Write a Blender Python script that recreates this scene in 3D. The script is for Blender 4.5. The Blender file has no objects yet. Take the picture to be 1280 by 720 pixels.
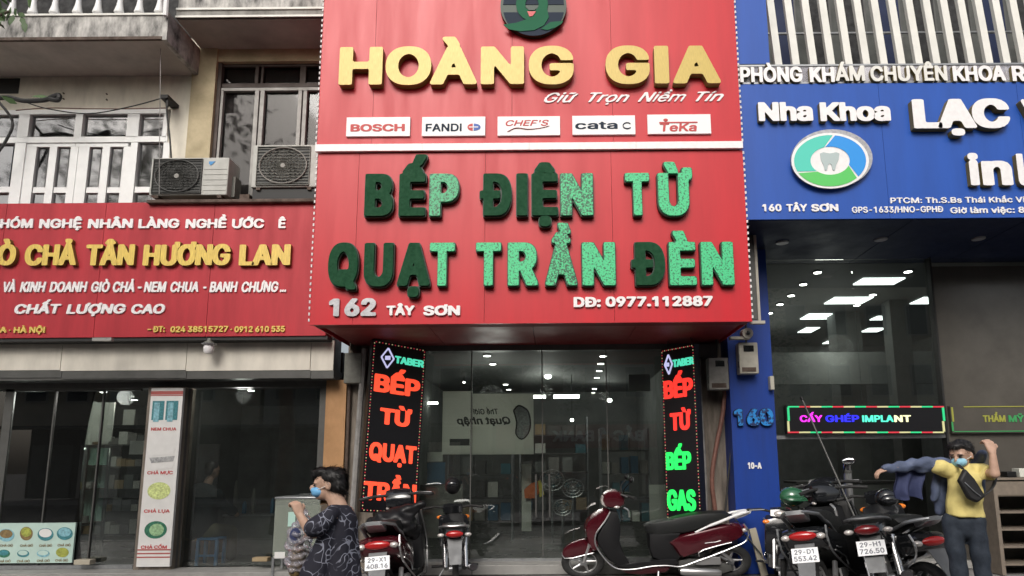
import bpy, math, random
import numpy as np
from mathutils import Vector, Matrix
random.seed(7)
R = math.radians
sc = bpy.context.scene
col = sc.collection
# ---------------------------------------------------------------- camera
F, PPX, PPY = 800.0, 690.0, 458.0          # focal length and principal point in pixels of the 1280x720 photo
TILT, ROLL = math.atan(0.152), R(0.45)
EYE = Vector((0, 0, 1.5))
cam = bpy.data.cameras.new('camera')
cam.sensor_width = 36.0
cam.lens = F / 1280 * 36
cam.shift_x = (640 - PPX) / 1280
cam.shift_y = (PPY - 360) / 1280
cam.clip_start = 0.05
cam.clip_end = 1000
camo = bpy.data.objects.new('camera', cam)
col.objects.link(camo)
CR = Matrix.Rotation(math.pi / 2 + TILT, 3, 'X') @ Matrix.Rotation(-ROLL, 3, 'Z')
camo.matrix_world = Matrix.Translation(EYE) @ CR.to_4x4()
sc.camera = camo
# ---------------------------------------------------------------- world and sun (overcast)
world = bpy.data.worlds.new('World')
sc.world = world
world.use_nodes = True
nt = world.node_tree
sky = nt.nodes.new('ShaderNodeTexSky')
sky.sky_type = 'NISHITA'
sky.sun_disc = False
sky.sun_elevation = R(38)
sky.sun_rotation = R(192)
sky.dust_density = 6
sky.air_density = 1.2
sky.ozone_density = 1.0
hs = nt.nodes.new('ShaderNodeHueSaturation')
hs.inputs['Saturation'].default_value = 0.45
nt.links.new(sky.outputs[0], hs.inputs['Color'])
nt.links.new(hs.outputs[0], nt.nodes['Background'].inputs[0])
nt.nodes['Background'].inputs[1].default_value = 0.15
sl = bpy.data.lights.new('sun', 'SUN')
sl.energy = 1.5
sl.angle = R(25)
sl.color = (1, .97, .93)
so = bpy.data.objects.new('sun', sl)
col.objects.link(so)
so.rotation_euler = (R(52), 0, R(-12))
so.location = (0, -6, 12)
sc.view_settings.view_transform = 'Standard'
sc.view_settings.look = 'None'
sc.view_settings.gamma = 1
sc.view_settings.exposure = -0.1
sc.cycles.max_bounces = 6
sc.cycles.transparent_max_bounces = 12
sc.cycles.caustics_reflective = False
sc.cycles.caustics_refractive = False

# ---------------------------------------------------------------- pixel -> point on a real plane
def ray(px, py):
    return CR @ Vector(((px - PPX) / F, -(py - PPY) / F, -1))
def P(px, py, Y):
    d = ray(px, py)
    return EYE + d * (Y / d.y)
def PZ(px, py, Z):
    d = ray(px, py)
    return EYE + d * ((Z - EYE.z) / d.z)
def rect(x0, y0, x1, y1, Y):
    xm, ym = (x0 + x1) / 2, (y0 + y1) / 2
    return P(x0, ym, Y).x, P(x1, ym, Y).x, P(xm, y1, Y).z, P(xm, y0, Y).z   # X0 X1 Z0 Z1

# ---------------------------------------------------------------- materials
MATS = {}
def mat(name, c, rough=.6, metal=0, var=0, scale=6, bump=0, emit=None, es=0, coat=0, spec=.5, stretch=None, c2=None, detail=6):
    m = bpy.data.materials.new(name)
    m.use_nodes = True
    t = m.node_tree
    b = t.nodes['Principled BSDF']
    b.inputs['Base Color'].default_value = (*c, 1)
    b.inputs['Roughness'].default_value = rough
    b.inputs['Metallic'].default_value = metal
    b.inputs['Specular IOR Level'].default_value = spec
    b.inputs['Coat Weight'].default_value = coat
    if emit:
        b.inputs['Emission Color'].default_value = (*emit, 1)
        b.inputs['Emission Strength'].default_value = es
    if var or bump or c2:
        g = t.nodes.new('ShaderNodeNewGeometry')
        mp = t.nodes.new('ShaderNodeMapping')
        if stretch: mp.inputs['Scale'].default_value = stretch
        t.links.new(g.outputs['Position'], mp.inputs['Vector'])
        n = t.nodes.new('ShaderNodeTexNoise')
        n.inputs['Scale'].default_value = scale
        n.inputs['Detail'].default_value = detail
        n.inputs['Roughness'].default_value = .62
        t.links.new(mp.outputs[0], n.inputs['Vector'])
        r = t.nodes.new('ShaderNodeMapRange')
        r.inputs[1].default_value = .3
        r.inputs[2].default_value = .7
        r.inputs[3].default_value = 0
        r.inputs[4].default_value = 1
        t.links.new(n.outputs['Fac'], r.inputs[0])
        mx = t.nodes.new('ShaderNodeMix')
        mx.data_type = 'RGBA'
        lo = c2 if c2 else tuple(v * (1 - var) for v in c)
        hi = c if c2 else tuple(min(1, v * (1 + var * .6)) for v in c)
        mx.inputs[6].default_value = (*lo, 1)
        mx.inputs[7].default_value = (*hi, 1)
        t.links.new(r.outputs[0], mx.inputs[0])
        t.links.new(mx.outputs[2], b.inputs['Base Color'])
        if rough > .12:
            rr = t.nodes.new('ShaderNodeMapRange')
            rr.inputs[3].default_value = min(1, rough * 1.2)
            rr.inputs[4].default_value = rough * .8
            t.links.new(r.outputs[0], rr.inputs[0])
            t.links.new(rr.outputs[0], b.inputs['Roughness'])
        if bump:
            bn = t.nodes.new('ShaderNodeBump')
            bn.inputs['Strength'].default_value = bump
            bn.inputs['Distance'].default_value = .02
            t.links.new(n.outputs['Fac'], bn.inputs['Height'])
            t.links.new(bn.outputs[0], b.inputs['Normal'])
    MATS[name] = m
    return m
def glassmat(name, tint=(.8, .85, .83), refl=1.0, ior=1.5, rough=0.0, haze=0, hazecol=(.3, .3, .28)):
    m = bpy.data.materials.new(name)
    m.use_nodes = True
    t = m.node_tree
    for n in list(t.nodes):
        if n.type != 'OUTPUT_MATERIAL': t.nodes.remove(n)
    out = [n for n in t.nodes if n.type == 'OUTPUT_MATERIAL'][0]
    tr = t.nodes.new('ShaderNodeBsdfTransparent')
    tr.inputs[0].default_value = (*tint, 1)
    gl = t.nodes.new('ShaderNodeBsdfGlossy')
    gl.inputs['Roughness'].default_value = rough
    gl.inputs[0].default_value = (refl, refl, refl, 1)
    fr = t.nodes.new('ShaderNodeFresnel')
    fr.inputs[0].default_value = ior
    mx = t.nodes.new('ShaderNodeMixShader')
    t.links.new(fr.outputs[0], mx.inputs[0])
    t.links.new(gl.outputs[0], mx.inputs[2])
    if haze:
        df = t.nodes.new('ShaderNodeBsdfDiffuse')
        df.inputs[0].default_value = (*hazecol, 1)
        m2 = t.nodes.new('ShaderNodeMixShader')
        m2.inputs[0].default_value = haze
        t.links.new(tr.outputs[0], m2.inputs[1])
        t.links.new(df.outputs[0], m2.inputs[2])
        t.links.new(m2.outputs[0], mx.inputs[1])
    else:
        t.links.new(tr.outputs[0], mx.inputs[1])
    t.links.new(mx.outputs[0], out.inputs[0])
    MATS[name] = m
    return m
def ledmat(name, base, lit, thr, es, scale=26):
    """LED face: lit diodes in patches, dead ones leave the dark green board"""
    m = mat(name, base, .5)
    t = m.node_tree
    b = t.nodes['Principled BSDF']
    g = t.nodes.new('ShaderNodeNewGeometry')
    n = t.nodes.new('ShaderNodeTexNoise')
    n.inputs['Scale'].default_value = scale
    n.inputs['Detail'].default_value = 5
    n.inputs['Roughness'].default_value = .7
    t.links.new(g.outputs['Position'], n.inputs['Vector'])
    r = t.nodes.new('ShaderNodeMapRange')
    r.inputs[1].default_value = thr - .02
    r.inputs[2].default_value = thr + .02
    t.links.new(n.outputs['Fac'], r.inputs[0])
    mx = t.nodes.new('ShaderNodeMix')
    mx.data_type = 'RGBA'
    mx.inputs[6].default_value = (*base, 1)
    mx.inputs[7].default_value = (*lit, 1)
    t.links.new(r.outputs[0], mx.inputs[0])
    t.links.new(mx.outputs[2], b.inputs['Base Color'])
    b.inputs['Emission Color'].default_value = (*lit, 1)
    ms = t.nodes.new('ShaderNodeMath')
    ms.operation = 'MULTIPLY'
    ms.inputs[1].default_value = es
    t.links.new(r.outputs[0], ms.inputs[0])
    t.links.new(ms.outputs[0], b.inputs['Emission Strength'])
    return m

mat('sign_red', (.53, .020, .030), .38, var=.13, scale=1.3, stretch=(2.6, 1, .3), spec=.35)
mat('sign_red_old', (.44, .026, .038), .5, var=.24, scale=1.6, stretch=(2.4, 1, .3), spec=.35)
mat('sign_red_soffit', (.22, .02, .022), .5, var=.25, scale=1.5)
mat('seam', (.16, .02, .02), .7)
mat('gold', (.52, .38, .09), .42, .1, var=.2, scale=40, stretch=(4, 1, .3))
mat('gold_edge', (.20, .15, .04), .5)
mat('gold_bright', (.85, .62, .12), .4, 0, var=.3, scale=30, stretch=(3, 1, .3), c2=(.55, .38, .08))
mat('white_paint', (.8, .8, .8), .45)
mat('white_letter', (.82, .80, .80), .45, var=.08, scale=20)
mat('white_old', (.74, .73, .68), .55, var=.10, scale=3)
mat('yellow_old', (.72, .52, .12), .5, var=.2, scale=30)
mat('silver_letter', (.42, .42, .44), .35, .5, var=.35, scale=18)
mat('green_board', (.010, .062, .026), .7, var=.25, scale=30, spec=.15)
mat('green_rim', (.008, .03, .016), .5)
ledmat('led_mint', (.02, .10, .05), (.05, .50, .21), .45, .17, 40)
ledmat('led_half', (.02, .09, .045), (.05, .48, .20), .50, .16, 44)
ledmat('led_dim', (.018, .08, .036), (.05, .38, .17), .47, .16, 34)
mat('logo_dark', (.022, .032, .052), .7, spec=.2)
mat('logo_green', (.018, .12, .06), .7, spec=.2)
mat('blue_sign', (.022, .088, .40), .38, var=.14, scale=1.4, stretch=(2.4, 1, .3), spec=.35)
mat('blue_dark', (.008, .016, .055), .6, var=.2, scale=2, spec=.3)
mat('blue_pillar', (.014, .048, .26), .42, var=.22, scale=2.2, stretch=(2.4, 1, .35), spec=.35)
mat('concrete', (.30, .29, .27), .9, var=.45, scale=3.2, bump=.5, stretch=(1.6, 1, .5))
mat('concrete_stain', (.62, .60, .57), .9, scale=4.2, bump=.5, stretch=(1.8, 1, .7), c2=(.06, .06, .058))
mat('soffit', (.46, .42, .38), .9, var=.25, scale=1.6)
mat('cream_wall', (.80, .75, .64), .85, var=.20, scale=2.4, stretch=(1.5, 1, .6))
mat('cream_pale', (.62, .60, .56), .85, var=.15, scale=2)
mat('yellow_wall', (.50, .42, .27), .85, var=.25, scale=3, bump=.2)
mat('ochre_column', (.40, .22, .10), .8, var=.35, scale=2.5, stretch=(1, 1, .6))
mat('dirty_wall', (.20, .17, .14), .9, var=.5, scale=5, bump=.5, stretch=(2, 1, .4))
mat('metal_panel', (.66, .62, .54), .45, .0, var=.2, scale=2.2, stretch=(1.5, 1, .5))
mat('metal_dark', (.09, .09, .085), .5, .3, var=.2, scale=4)
mat('black_gap', (.012, .012, .012), .6)
mat('window_white', (.86, .87, .86), .4, var=.06, scale=6)
mat('window_brown', (.05, .032, .025), .6, var=.2, scale=6)
mat('window_grey', (.33, .32, .30), .5, var=.2, scale=10)
mat('curtain_brown', (.24, .215, .21), .9, var=.15, scale=5, stretch=(6, 1, .3))
mat('curtain', (.09, .085, .085), .9, var=.25, scale=5, stretch=(6, 1, .5))
mat('curtain_sky_pale', (.80, .82, .82), .9, var=.1, scale=5, stretch=(6, 1, .3))  # whitened to carry the sky reflected in the panes
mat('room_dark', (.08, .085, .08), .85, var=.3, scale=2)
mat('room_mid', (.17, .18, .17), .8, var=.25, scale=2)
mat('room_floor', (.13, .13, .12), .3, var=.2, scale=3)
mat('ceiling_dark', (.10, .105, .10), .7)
mat('lamp', (1, 1, 1), .5, emit=(1, .97, .9), es=16)
mat('lamp_panel', (1, 1, 1), .5, emit=(.95, 1, .98), es=4)
mat('lamp_added', (1, 1, 1), .5, emit=(.9, 1, .85), es=6)
mat('lamp_off', (.35, .35, .38), .4)
mat('lamp_warm', (1, 1, 1), .5, emit=(1, .85, .5), es=8)
glassmat('shop_glass', (.82, .86, .84), ior=1.7, haze=.014, hazecol=(.5, .52, .5))
glassmat('french_glass', (.85, .88, .88), ior=3.2, rough=.06)
glassmat('window_glass', (.6, .6, .6), ior=1.38, rough=.05)
glassmat('cart_plastic', (.8, .85, .8), ior=1.4, rough=.15, haze=.4, hazecol=(.42, .45, .40))
glassmat('door_glass', (.75, .8, .8), ior=2.6)
glassmat('clear_plastic', (.9, .9, .92), ior=1.4, rough=.15, haze=.28, hazecol=(.62, .6, .68))
mat('brown_panel', (.085, .078, .068), .16, var=.18, scale=2.5)
mat('ac_white', (.42, .42, .39), .5, var=.12, scale=8)
mat('ac_grille', (.05, .05, .045), .6)
mat('ac_grey', (.15, .15, .13), .55, var=.2, scale=14)
mat('ac_dark', (.035, .036, .034), .6)
mat('ac_logo', (.02, .22, .50), .4)
mat('rust', (.10, .07, .055), .85, var=.5, scale=9, bump=.3)
mat('box_beige', (.42, .40, .34), .5, var=.15, scale=10)
mat('box_grey', (.25, .24, .22), .6, var=.2, scale=12)
mat('rubber', (.018, .018, .018), .75, var=.3, scale=20)
mat('black_plastic', (.010, .010, .011), .45, var=.2, scale=9, spec=.3)
mat('black_matt', (.02, .02, .021), .8, var=.3, scale=12)
mat('grey_plastic', (.11, .115, .12), .45, var=.2, scale=10)
mat('maroon', (.075, .006, .012), .17, .25, coat=.8, var=.1, scale=5)
mat('maroon_dark', (.06, .008, .012), .22, .2, coat=.6)
mat('black_gloss', (.012, .013, .015), .14, coat=.8)
mat('silver', (.50, .50, .50), .32, .85)
mat('chrome', (.75, .75, .76), .12, 1)
mat('alu', (.35, .36, .37), .4, .8, var=.2, scale=12)
mat('seat_vinyl', (.014, .015, .015), .5, bump=.1, scale=40, spec=.35)
mat('tail_dark', (.16, .006, .008), .2, coat=.5)
mat('tail_red', (.42, .012, .012), .18, coat=.5)
mat('orange_lens', (.75, .20, .02), .2, coat=.5, emit=(1, .25, .02), es=.12)
mat('clear_lens', (.62, .58, .55), .12, .3, coat=.6)
mat('plate_white', (.82, .83, .84), .4, var=.05, scale=20)
mat('plate_ink', (.16, .17, .20), .6)
mat('mirror_face', (.9, .92, .92), .05, 1)
mat('skin', (.52, .33, .24), .55, var=.16, scale=22, bump=.15)
mat('hair', (.008, .007, .007), .5, var=.3, scale=60)
mat('mask_blue', (.16, .42, .70), .8, var=.1, scale=30)
mat('mask_light', (.30, .58, .72), .8)
mat('shirt_yellow', (.72, .60, .22), .85, var=.12, scale=9, bump=.25)
mat('jeans', (.018, .026, .040), .85, var=.35, scale=10, bump=.3)
mat('jacket_blue', (.09, .115, .19), .75, var=.25, scale=8, bump=.3)
mat('jacket_lining', (.035, .045, .115), .8, var=.2, scale=6)
mat('bag_black', (.010, .010, .011), .6, var=.3, scale=10)
mat('pants_khaki', (.13, .12, .07), .9)
mat('shirt_dark', (.022, .030, .034), .9)
mat('stool_blue', (.04, .22, .50), .45)
mat('eye_dark', (.01, .008, .008), .3)
mat('lips', (.3, .1, .09), .5)
mat('led_red', (.6, .05, .02), .5, emit=(1, .085, .035), es=1.15)
mat('led_red2', (.6, .02, .02), .5, emit=(1, .045, .03), es=1.15)
mat('led_green', (.02, .6, .1), .5, emit=(.02, .95, .13), es=.95)
mat('led_teal', (.05, .6, .45), .5, emit=(.10, .80, .52), es=.95)
mat('led_lilac', (.5, .5, .7), .5, emit=(.62, .62, .95), es=.9)
mat('led_magenta', (.6, .02, .6), .5, emit=(.85, .03, .75), es=1)
mat('led_blue', (.02, .02, .6), .5, emit=(.02, .02, .95), es=1)
mat('led_cream', (.7, .7, .4), .5, emit=(.95, .95, .55), es=.9)
ledmat('led_cyan', (.008, .02, .09), (.012, .20, .55), .49, .12, 22)
mat('led_edge_red', (.4, .02, .03), .5, emit=(.75, .04, .07), es=.55)
mat('led_edge_pale', (.4, .4, .2), .5, emit=(.62, .58, .30), es=.6)
mat('led_edge_green', (.02, .4, .15), .5, emit=(.02, .60, .22), es=.7)
mat('led_yellow_dim', (.2, .2, .03), .5, emit=(.26, .26, .05), es=.5)
mat('led_green_dim', (.03, .2, .06), .5, emit=(.03, .22, .07), es=.5)
mat('led_board', (.006, .006, .008), .35)
mat('teal_logo', (.08, .58, .46), .4)
mat('azure_logo', (.02, .28, .75), .4)
mat('green_logo', (.10, .55, .12), .4)
mat('tooth_grey', (.42, .50, .50), .5)
mat('poster_white', (.72, .71, .69), .55, var=.06, scale=8)
mat('poster_ink_red', (.52, .06, .06), .6)
mat('poster_band', (.42, .10, .09), .6)
mat('ink_teal', (.05, .22, .25), .6, var=.5, scale=40)
mat('ink_sky', (.22, .45, .52), .6, var=.45, scale=34)
mat('ink_lime', (.62, .70, .28), .6, var=.45, scale=34)
mat('ink_green', (.03, .17, .10), .6, var=.45, scale=34)
mat('ink_leaf', (.30, .48, .26), .6, var=.45, scale=34)
mat('ink_brown', (.22, .15, .06), .6, var=.45, scale=34)
mat('ink_olive', (.35, .38, .07), .6, var=.45, scale=34)
mat('ink_grey', (.40, .40, .40), .6, var=.45, scale=34)
mat('counter_print', (.47, .62, .56), .5, var=.1, scale=5)
mat('board_pale', (.62, .62, .56), .7, var=.12, scale=2.5)
mat('board_ink', (.05, .05, .05), .7)
mat('shelf_wood', (.20, .165, .13), .6, var=.2, scale=8)
mat('pavement', (.23, .22, .215), .8, var=.3, scale=2.2, bump=.25)
mat('paving_tile', (.27, .26, .255), .75, var=.28, scale=3, bump=.25)
mat('step_stone', (.30, .295, .28), .6, var=.2, scale=3)
mat('asphalt', (.055, .055, .056), .9, var=.25, scale=30, bump=.2)
mat('kerb_stone', (.32, .31, .30), .8, var=.2, scale=5)
mat('cable', (.02, .02, .02), .6)
mat('pipe_brown', (.17, .075, .055), .6, var=.3, scale=12)
mat('pipe_grey', (.28, .27, .26), .6, var=.3, scale=8)
mat('leaf', (.05, .10, .025), .6, var=.4, scale=5)
mat('leaf_far', (.045, .075, .028), .7, var=.5, scale=2)
mat('bark', (.09, .07, .05), .9, var=.4, scale=8, bump=.5)
mat('far_wall', (.42, .38, .30), .85, var=.2, scale=.8)
mat('far_wall_grey', (.28, .28, .27), .85, var=.2, scale=.8)
mat('far_window', (.04, .05, .06), .2)
mat('bank_blue', (.25, .03, .04), .5)
mat('helmet_green', (.03, .12, .06), .15, coat=1)
mat('helmet_grey', (.07, .075, .08), .3, coat=.5)
mat('mint_label', (.42, .62, .55), .6)
mat('item_orange', (.75, .16, .03), .5)
mat('item_yellow', (.7, .6, .1), .5)
mat('item_teal', (.03, .13, .16), .5)
mat('item_blue', (.02, .12, .22), .4)
mat('cardboard', (.36, .27, .16), .8)
mat('wood_pale', (.42, .38, .30), .7)
def filmmat(name, c, tr=.6):
    m = mat(name, c, .6)
    t = m.node_tree; b = t.nodes['Principled BSDF']; out = [n for n in t.nodes if n.type == 'OUTPUT_MATERIAL'][0]
    tl = t.nodes.new('ShaderNodeBsdfTranslucent'); tl.inputs[0].default_value = (*c, 1)
    mx = t.nodes.new('ShaderNodeMixShader'); mx.inputs[0].default_value = tr
    t.links.new(b.outputs[0], mx.inputs[1]); t.links.new(tl.outputs[0], mx.inputs[2]); t.links.new(mx.outputs[0], out.inputs[0])
filmmat('banner_film', (.82, .82, .76), .6)
def room_light(x, y, z, w, r=.12, c=(1, .97, .92)):
    l = bpy.data.lights.new('room_lamp_fill', 'POINT'); l.energy = w; l.shadow_soft_size = r; l.color = c
    o = bpy.data.objects.new('room_lamp_fill', l); col.objects.link(o); o.location = (x, y, z)
def robe_material():
    m = mat('robe_print', (.012, .012, .022), .8)
    t = m.node_tree
    b = t.nodes['Principled BSDF']
    g = t.nodes.new('ShaderNodeNewGeometry')
    ns = t.nodes.new('ShaderNodeTexNoise')
    ns.inputs['Scale'].default_value = 5
    t.links.new(g.outputs['Position'], ns.inputs['Vector'])
    mxv = t.nodes.new('ShaderNodeMix')
    mxv.data_type = 'VECTOR'
    mxv.inputs[0].default_value = .30
    t.links.new(g.outputs['Position'], mxv.inputs[4])
    t.links.new(ns.outputs['Color'], mxv.inputs[5])
    v = t.nodes.new('ShaderNodeTexVoronoi')
    v.feature = 'DISTANCE_TO_EDGE'
    v.distance = 'EUCLIDEAN'
    v.inputs['Scale'].default_value = 15
    t.links.new(mxv.outputs[1], v.inputs['Vector'])
    r = t.nodes.new('ShaderNodeMapRange')
    r.inputs[1].default_value = .035
    r.inputs[2].default_value = .05
    r.inputs[3].default_value = 1
    r.inputs[4].default_value = 0
    t.links.new(v.outputs['Distance'], r.inputs[0])
    n2 = t.nodes.new('ShaderNodeTexNoise')
    n2.inputs['Scale'].default_value = 11
    t.links.new(g.outputs['Position'], n2.inputs['Vector'])
    r2 = t.nodes.new('ShaderNodeMapRange')
    r2.inputs[1].default_value = .38
    r2.inputs[2].default_value = .55
    t.links.new(n2.outputs['Fac'], r2.inputs[0])
    mm = t.nodes.new('ShaderNodeMath')
    mm.operation = 'MULTIPLY'
    t.links.new(r.outputs[0], mm.inputs[0])
    t.links.new(r2.outputs[0], mm.inputs[1])
    mx = t.nodes.new('ShaderNodeMix')
    mx.data_type = 'RGBA'
    mx.inputs[6].default_value = (.010, .010, .020, 1)
    mx.inputs[7].default_value = (.24, .25, .31, 1)
    t.links.new(mm.outputs[0], mx.inputs[0])
    t.links.new(mx.outputs[2], b.inputs['Base Color'])
robe_material()

# ---------------------------------------------------------------- mesh builder
def thing(name, label, cat, loc, group=None):
    o = bpy.data.objects.new(name, None)
    o.empty_display_size = .2
    col.objects.link(o)
    o.location = loc
    o['label'] = label
    o['category'] = cat
    if group: o['group'] = group
    return o
def wloc(o):
    v = Vector((0, 0, 0))
    while o is not None:
        v = v + Vector(o.location)
        o = o.parent
    return v
def tag(o, label, cat, group=None):
    o['label'] = label
    o['category'] = cat
    if group: o['group'] = group
    return o
def kind(o, k):
    o['kind'] = k
    return o
class MB:
    def __init__(s, T=None):
        s.v = []; s.f = []; s.T = T
    def add(s, vs, fs):
        n = len(s.v)
        s.v += [Vector(q) for q in vs]
        s.f += [tuple(i + n for i in f) for f in fs]
        return s
    def box(s, x0, x1, y0, y1, z0, z1):
        return s.add([(x0, y0, z0), (x1, y0, z0), (x1, y1, z0), (x0, y1, z0), (x0, y0, z1), (x1, y0, z1), (x1, y1, z1), (x0, y1, z1)],
                     [(3, 2, 1, 0), (4, 5, 6, 7), (0, 1, 5, 4), (1, 2, 6, 5), (2, 3, 7, 6), (3, 0, 4, 7)])
    def prism(s, poly, d):
        """poly: 3-D points, d: extrusion vector"""
        n = len(poly); d = Vector(d)
        p = [Vector(q) for q in poly]
        return s.add(p + [q + d for q in p], [tuple(range(n))[::-1], tuple(range(n, 2 * n))] + [(i, (i + 1) % n, n + (i + 1) % n, n + i) for i in range(n)])
    def tube(s, pts, r, n=8, cap=True, flat=1.0):
        pts = [Vector(p) for p in pts]
        rs = r if isinstance(r, (list, tuple)) else [r] * len(pts)
        vs = []; fs = []
        up = Vector((0, 0, 1))
        for i, p in enumerate(pts):
            d = (pts[min(i + 1, len(pts) - 1)] - pts[max(i - 1, 0)]).normalized()
            u = up if abs(d.dot(up)) < .95 else Vector((0, 1, 0))
            a = d.cross(u).normalized(); b = a.cross(d).normalized()
            for k in range(n):
                t = 2 * math.pi * k / n
                vs.append(p + a * math.cos(t) * rs[i] + b * math.sin(t) * rs[i] * flat)
        for i in range(len(pts) - 1):
            for k in range(n):
                fs.append((i * n + k, i * n + (k + 1) % n, (i + 1) * n + (k + 1) % n, (i + 1) * n + k))
        if cap:
            fs.append(tuple(range(n))[::-1]); fs.append(tuple(range((len(pts) - 1) * n, len(pts) * n)))
        return s.add(vs, fs)
    def ell(s, c, r, n=12, m=8, rot=None):
        c = Vector(c); vs = []; fs = []
        for j in range(m + 1):
            ph = math.pi * j / m
            for k in range(n):
                t = 2 * math.pi * k / n
                q = Vector((r[0] * math.sin(ph) * math.cos(t), r[1] * math.sin(ph) * math.sin(t), r[2] * math.cos(ph)))
                if rot: q = rot @ q
                vs.append(c + q)
        for j in range(m):
            for k in range(n):
                fs.append((j * n + k, (j + 1) * n + k, (j + 1) * n + (k + 1) % n, j * n + (k + 1) % n))
        return s.add(vs, fs)
    def torus(s, c, a, b, RR, r, n=28, m=8, wide=1.0):
        """ring in the plane of unit vectors a,b"""
        c = Vector(c); a = Vector(a); b = Vector(b); w = a.cross(b); vs = []; fs = []
        for i in range(n):
            t = 2 * math.pi * i / n
            d = a * math.cos(t) + b * math.sin(t)
            for k in range(m):
                p = 2 * math.pi * k / m
                vs.append(c + d * (RR + r * math.cos(p)) + w * r * wide * math.sin(p))
        for i in range(n):
            for k in range(m):
                fs.append((i * m + k, ((i + 1) % n) * m + k, ((i + 1) % n) * m + (k + 1) % m, i * m + (k + 1) % m))
        return s.add(vs, fs)
    def pillow(s, prof, w, y0=0, edge=.86, r=.7):
        """side profile [(x,z)] swelled over the half width w round y0"""
        n = len(prof)
        cx = sum(p[0] for p in prof) / n; cz = sum(p[1] for p in prof) / n
        lev = [(-w, edge * .9), (-w * .94, edge + (1 - edge) * .45), (-w * r, 1), (w * r, 1), (w * .94, edge + (1 - edge) * .45), (w, edge * .9)]
        vs = []; fs = []
        for y, k in lev:
            for x, z in prof: vs.append((cx + (x - cx) * k, y0 + y, cz + (z - cz) * k))
        for i in range(len(lev) - 1):
            for k in range(n):
                fs.append((i * n + k, i * n + (k + 1) % n, (i + 1) * n + (k + 1) % n, (i + 1) * n + k))
        fs.append(tuple(range(n))[::-1]); fs.append(tuple(range((len(lev) - 1) * n, len(lev) * n)))
        return s.add(vs, fs)
    def build(s, name, m, parent=None, smooth=True, loc=None, bevel=0, ang=38):
        me = bpy.data.meshes.new(name)
        base = Vector(loc) if loc is not None else (wloc(parent) if parent is not None else Vector((0, 0, 0)))
        T = s.T
        me.from_pydata([((T(q) if T else q) - base)[:] for q in s.v], [], s.f)
        me.materials.append(MATS[m] if isinstance(m, str) else m)
        if smooth:
            for p in me.polygons: p.use_smooth = True
            me.set_sharp_from_angle(angle=R(ang))
        me.update()
        o = bpy.data.objects.new(name, me)
        col.objects.link(o)
        if parent is not None:
            o.parent = parent
            o.location = base - wloc(parent)
        else:
            o.location = base
        if bevel:
            b = o.modifiers.new('bevel', 'BEVEL'); b.width = bevel; b.segments = 2; b.limit_method = 'ANGLE'
        return o
def bx(name, m, parent, x0, x1, y0, y1, z0, z1, bevel=0, loc=None):
    return MB().box(min(x0, x1), max(x0, x1), min(y0, y1), max(y0, y1), min(z0, z1), max(z0, z1)).build(name, m, parent, smooth=bool(bevel), bevel=bevel, loc=loc)
def pxbox(name, m, parent, x0, y0, x1, y1, Y, depth, bevel=0):
    """a real box whose front face stands on the plane Y and covers the measured rectangle"""
    a, b, c, d = rect(x0, y0, x1, y1, Y)
    return bx(name, m, parent, a, b, Y, Y + depth, c, d, bevel)
def inst(src, parent, loc, name=None):
    o = src.copy()
    col.objects.link(o)
    o.parent = parent
    o.location = Vector(loc) - (wloc(parent) if parent is not None else Vector((0, 0, 0)))
    return o
def smoothpts(pts, k=4):
    pts = [Vector(p) for p in pts]; out = []
    for i in range(len(pts) - 1):
        p0 = pts[max(i - 1, 0)]; p1 = pts[i]; p2 = pts[i + 1]; p3 = pts[min(i + 2, len(pts) - 1)]
        for j in range(k):
            t = j / k
            out.append(.5 * ((2 * p1) + (p2 - p0) * t + (2 * p0 - 5 * p1 + 4 * p2 - p3) * t * t + (3 * p1 - p0 - 3 * p2 + p3) * t ** 3))
    out.append(pts[-1])
    return out

# ---------------------------------------------------------------- lettering: heavy letters grown from the outlines of Blender's own font
_oc = {}
try:
    FONT = bpy.data.fonts.load(bpy.utils.system_resource('DATAFILES', path='fonts') + '/Inter.woff2')   # Blender's own interface font
except Exception:
    FONT = None
def outline(s):
    if s in _oc: return _oc[s]
    cu = bpy.data.curves.new('t', 'FONT'); cu.body = s; cu.size = 1; cu.resolution_u = 3
    cu.fill_mode = 'NONE'
    if FONT: cu.font = FONT
    ob = bpy.data.objects.new('t', cu)
    me = bpy.data.meshes.new_from_object(ob)
    v = np.array([q.co[:2] for q in me.vertices]) * (1.376 if FONT else 1) if len(me.vertices) else np.zeros((0, 2))
    e = np.array([tuple(q.vertices) for q in me.edges]) if len(me.edges) else np.zeros((0, 2), int)
    # order edges consistently: walk each loop
    nb = {}
    for a, b in e: nb.setdefault(a, []).append(b); nb.setdefault(b, []).append(a)
    bpy.data.objects.remove(ob); bpy.data.meshes.remove(me); bpy.data.curves.remove(cu)
    seen = set(); loops = []
    for st in sorted(nb):
        if st in seen: continue
        loop = [st]; seen.add(st); prev = None; cur = st
        nx = min(nb[st]) if (st + 1) not in nb[st] else st + 1
        while nx not in seen:
            loop.append(nx); seen.add(nx); prev, cur = cur, nx
            c = [q for q in nb[cur] if q != prev]
            if not c: break
            nx = c[0]
        loops.append(v[loop])
    if FONT and s == 'I':
        v = np.array([(.085, 0), (.085, .7), (.17, .7), (.17, 0)]); loops = [v]
    if FONT and s == '1' and len(loops) > 1:
        loops = [max(loops, key=len)]; v = loops[0]
    _oc[s] = (v, loops)
    return _oc[s]
_adv = {}
def adv(ch):
    if ch == 'I' and FONT: return .255
    if ch not in _adv:
        a = outline('H' + ch + 'H')[0][:, 0]; b = outline('HH')[0][:, 0]
        _adv[ch] = (a.max() - a.min()) - (b.max() - b.min())
    return _adv[ch]
_gc = {}
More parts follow.
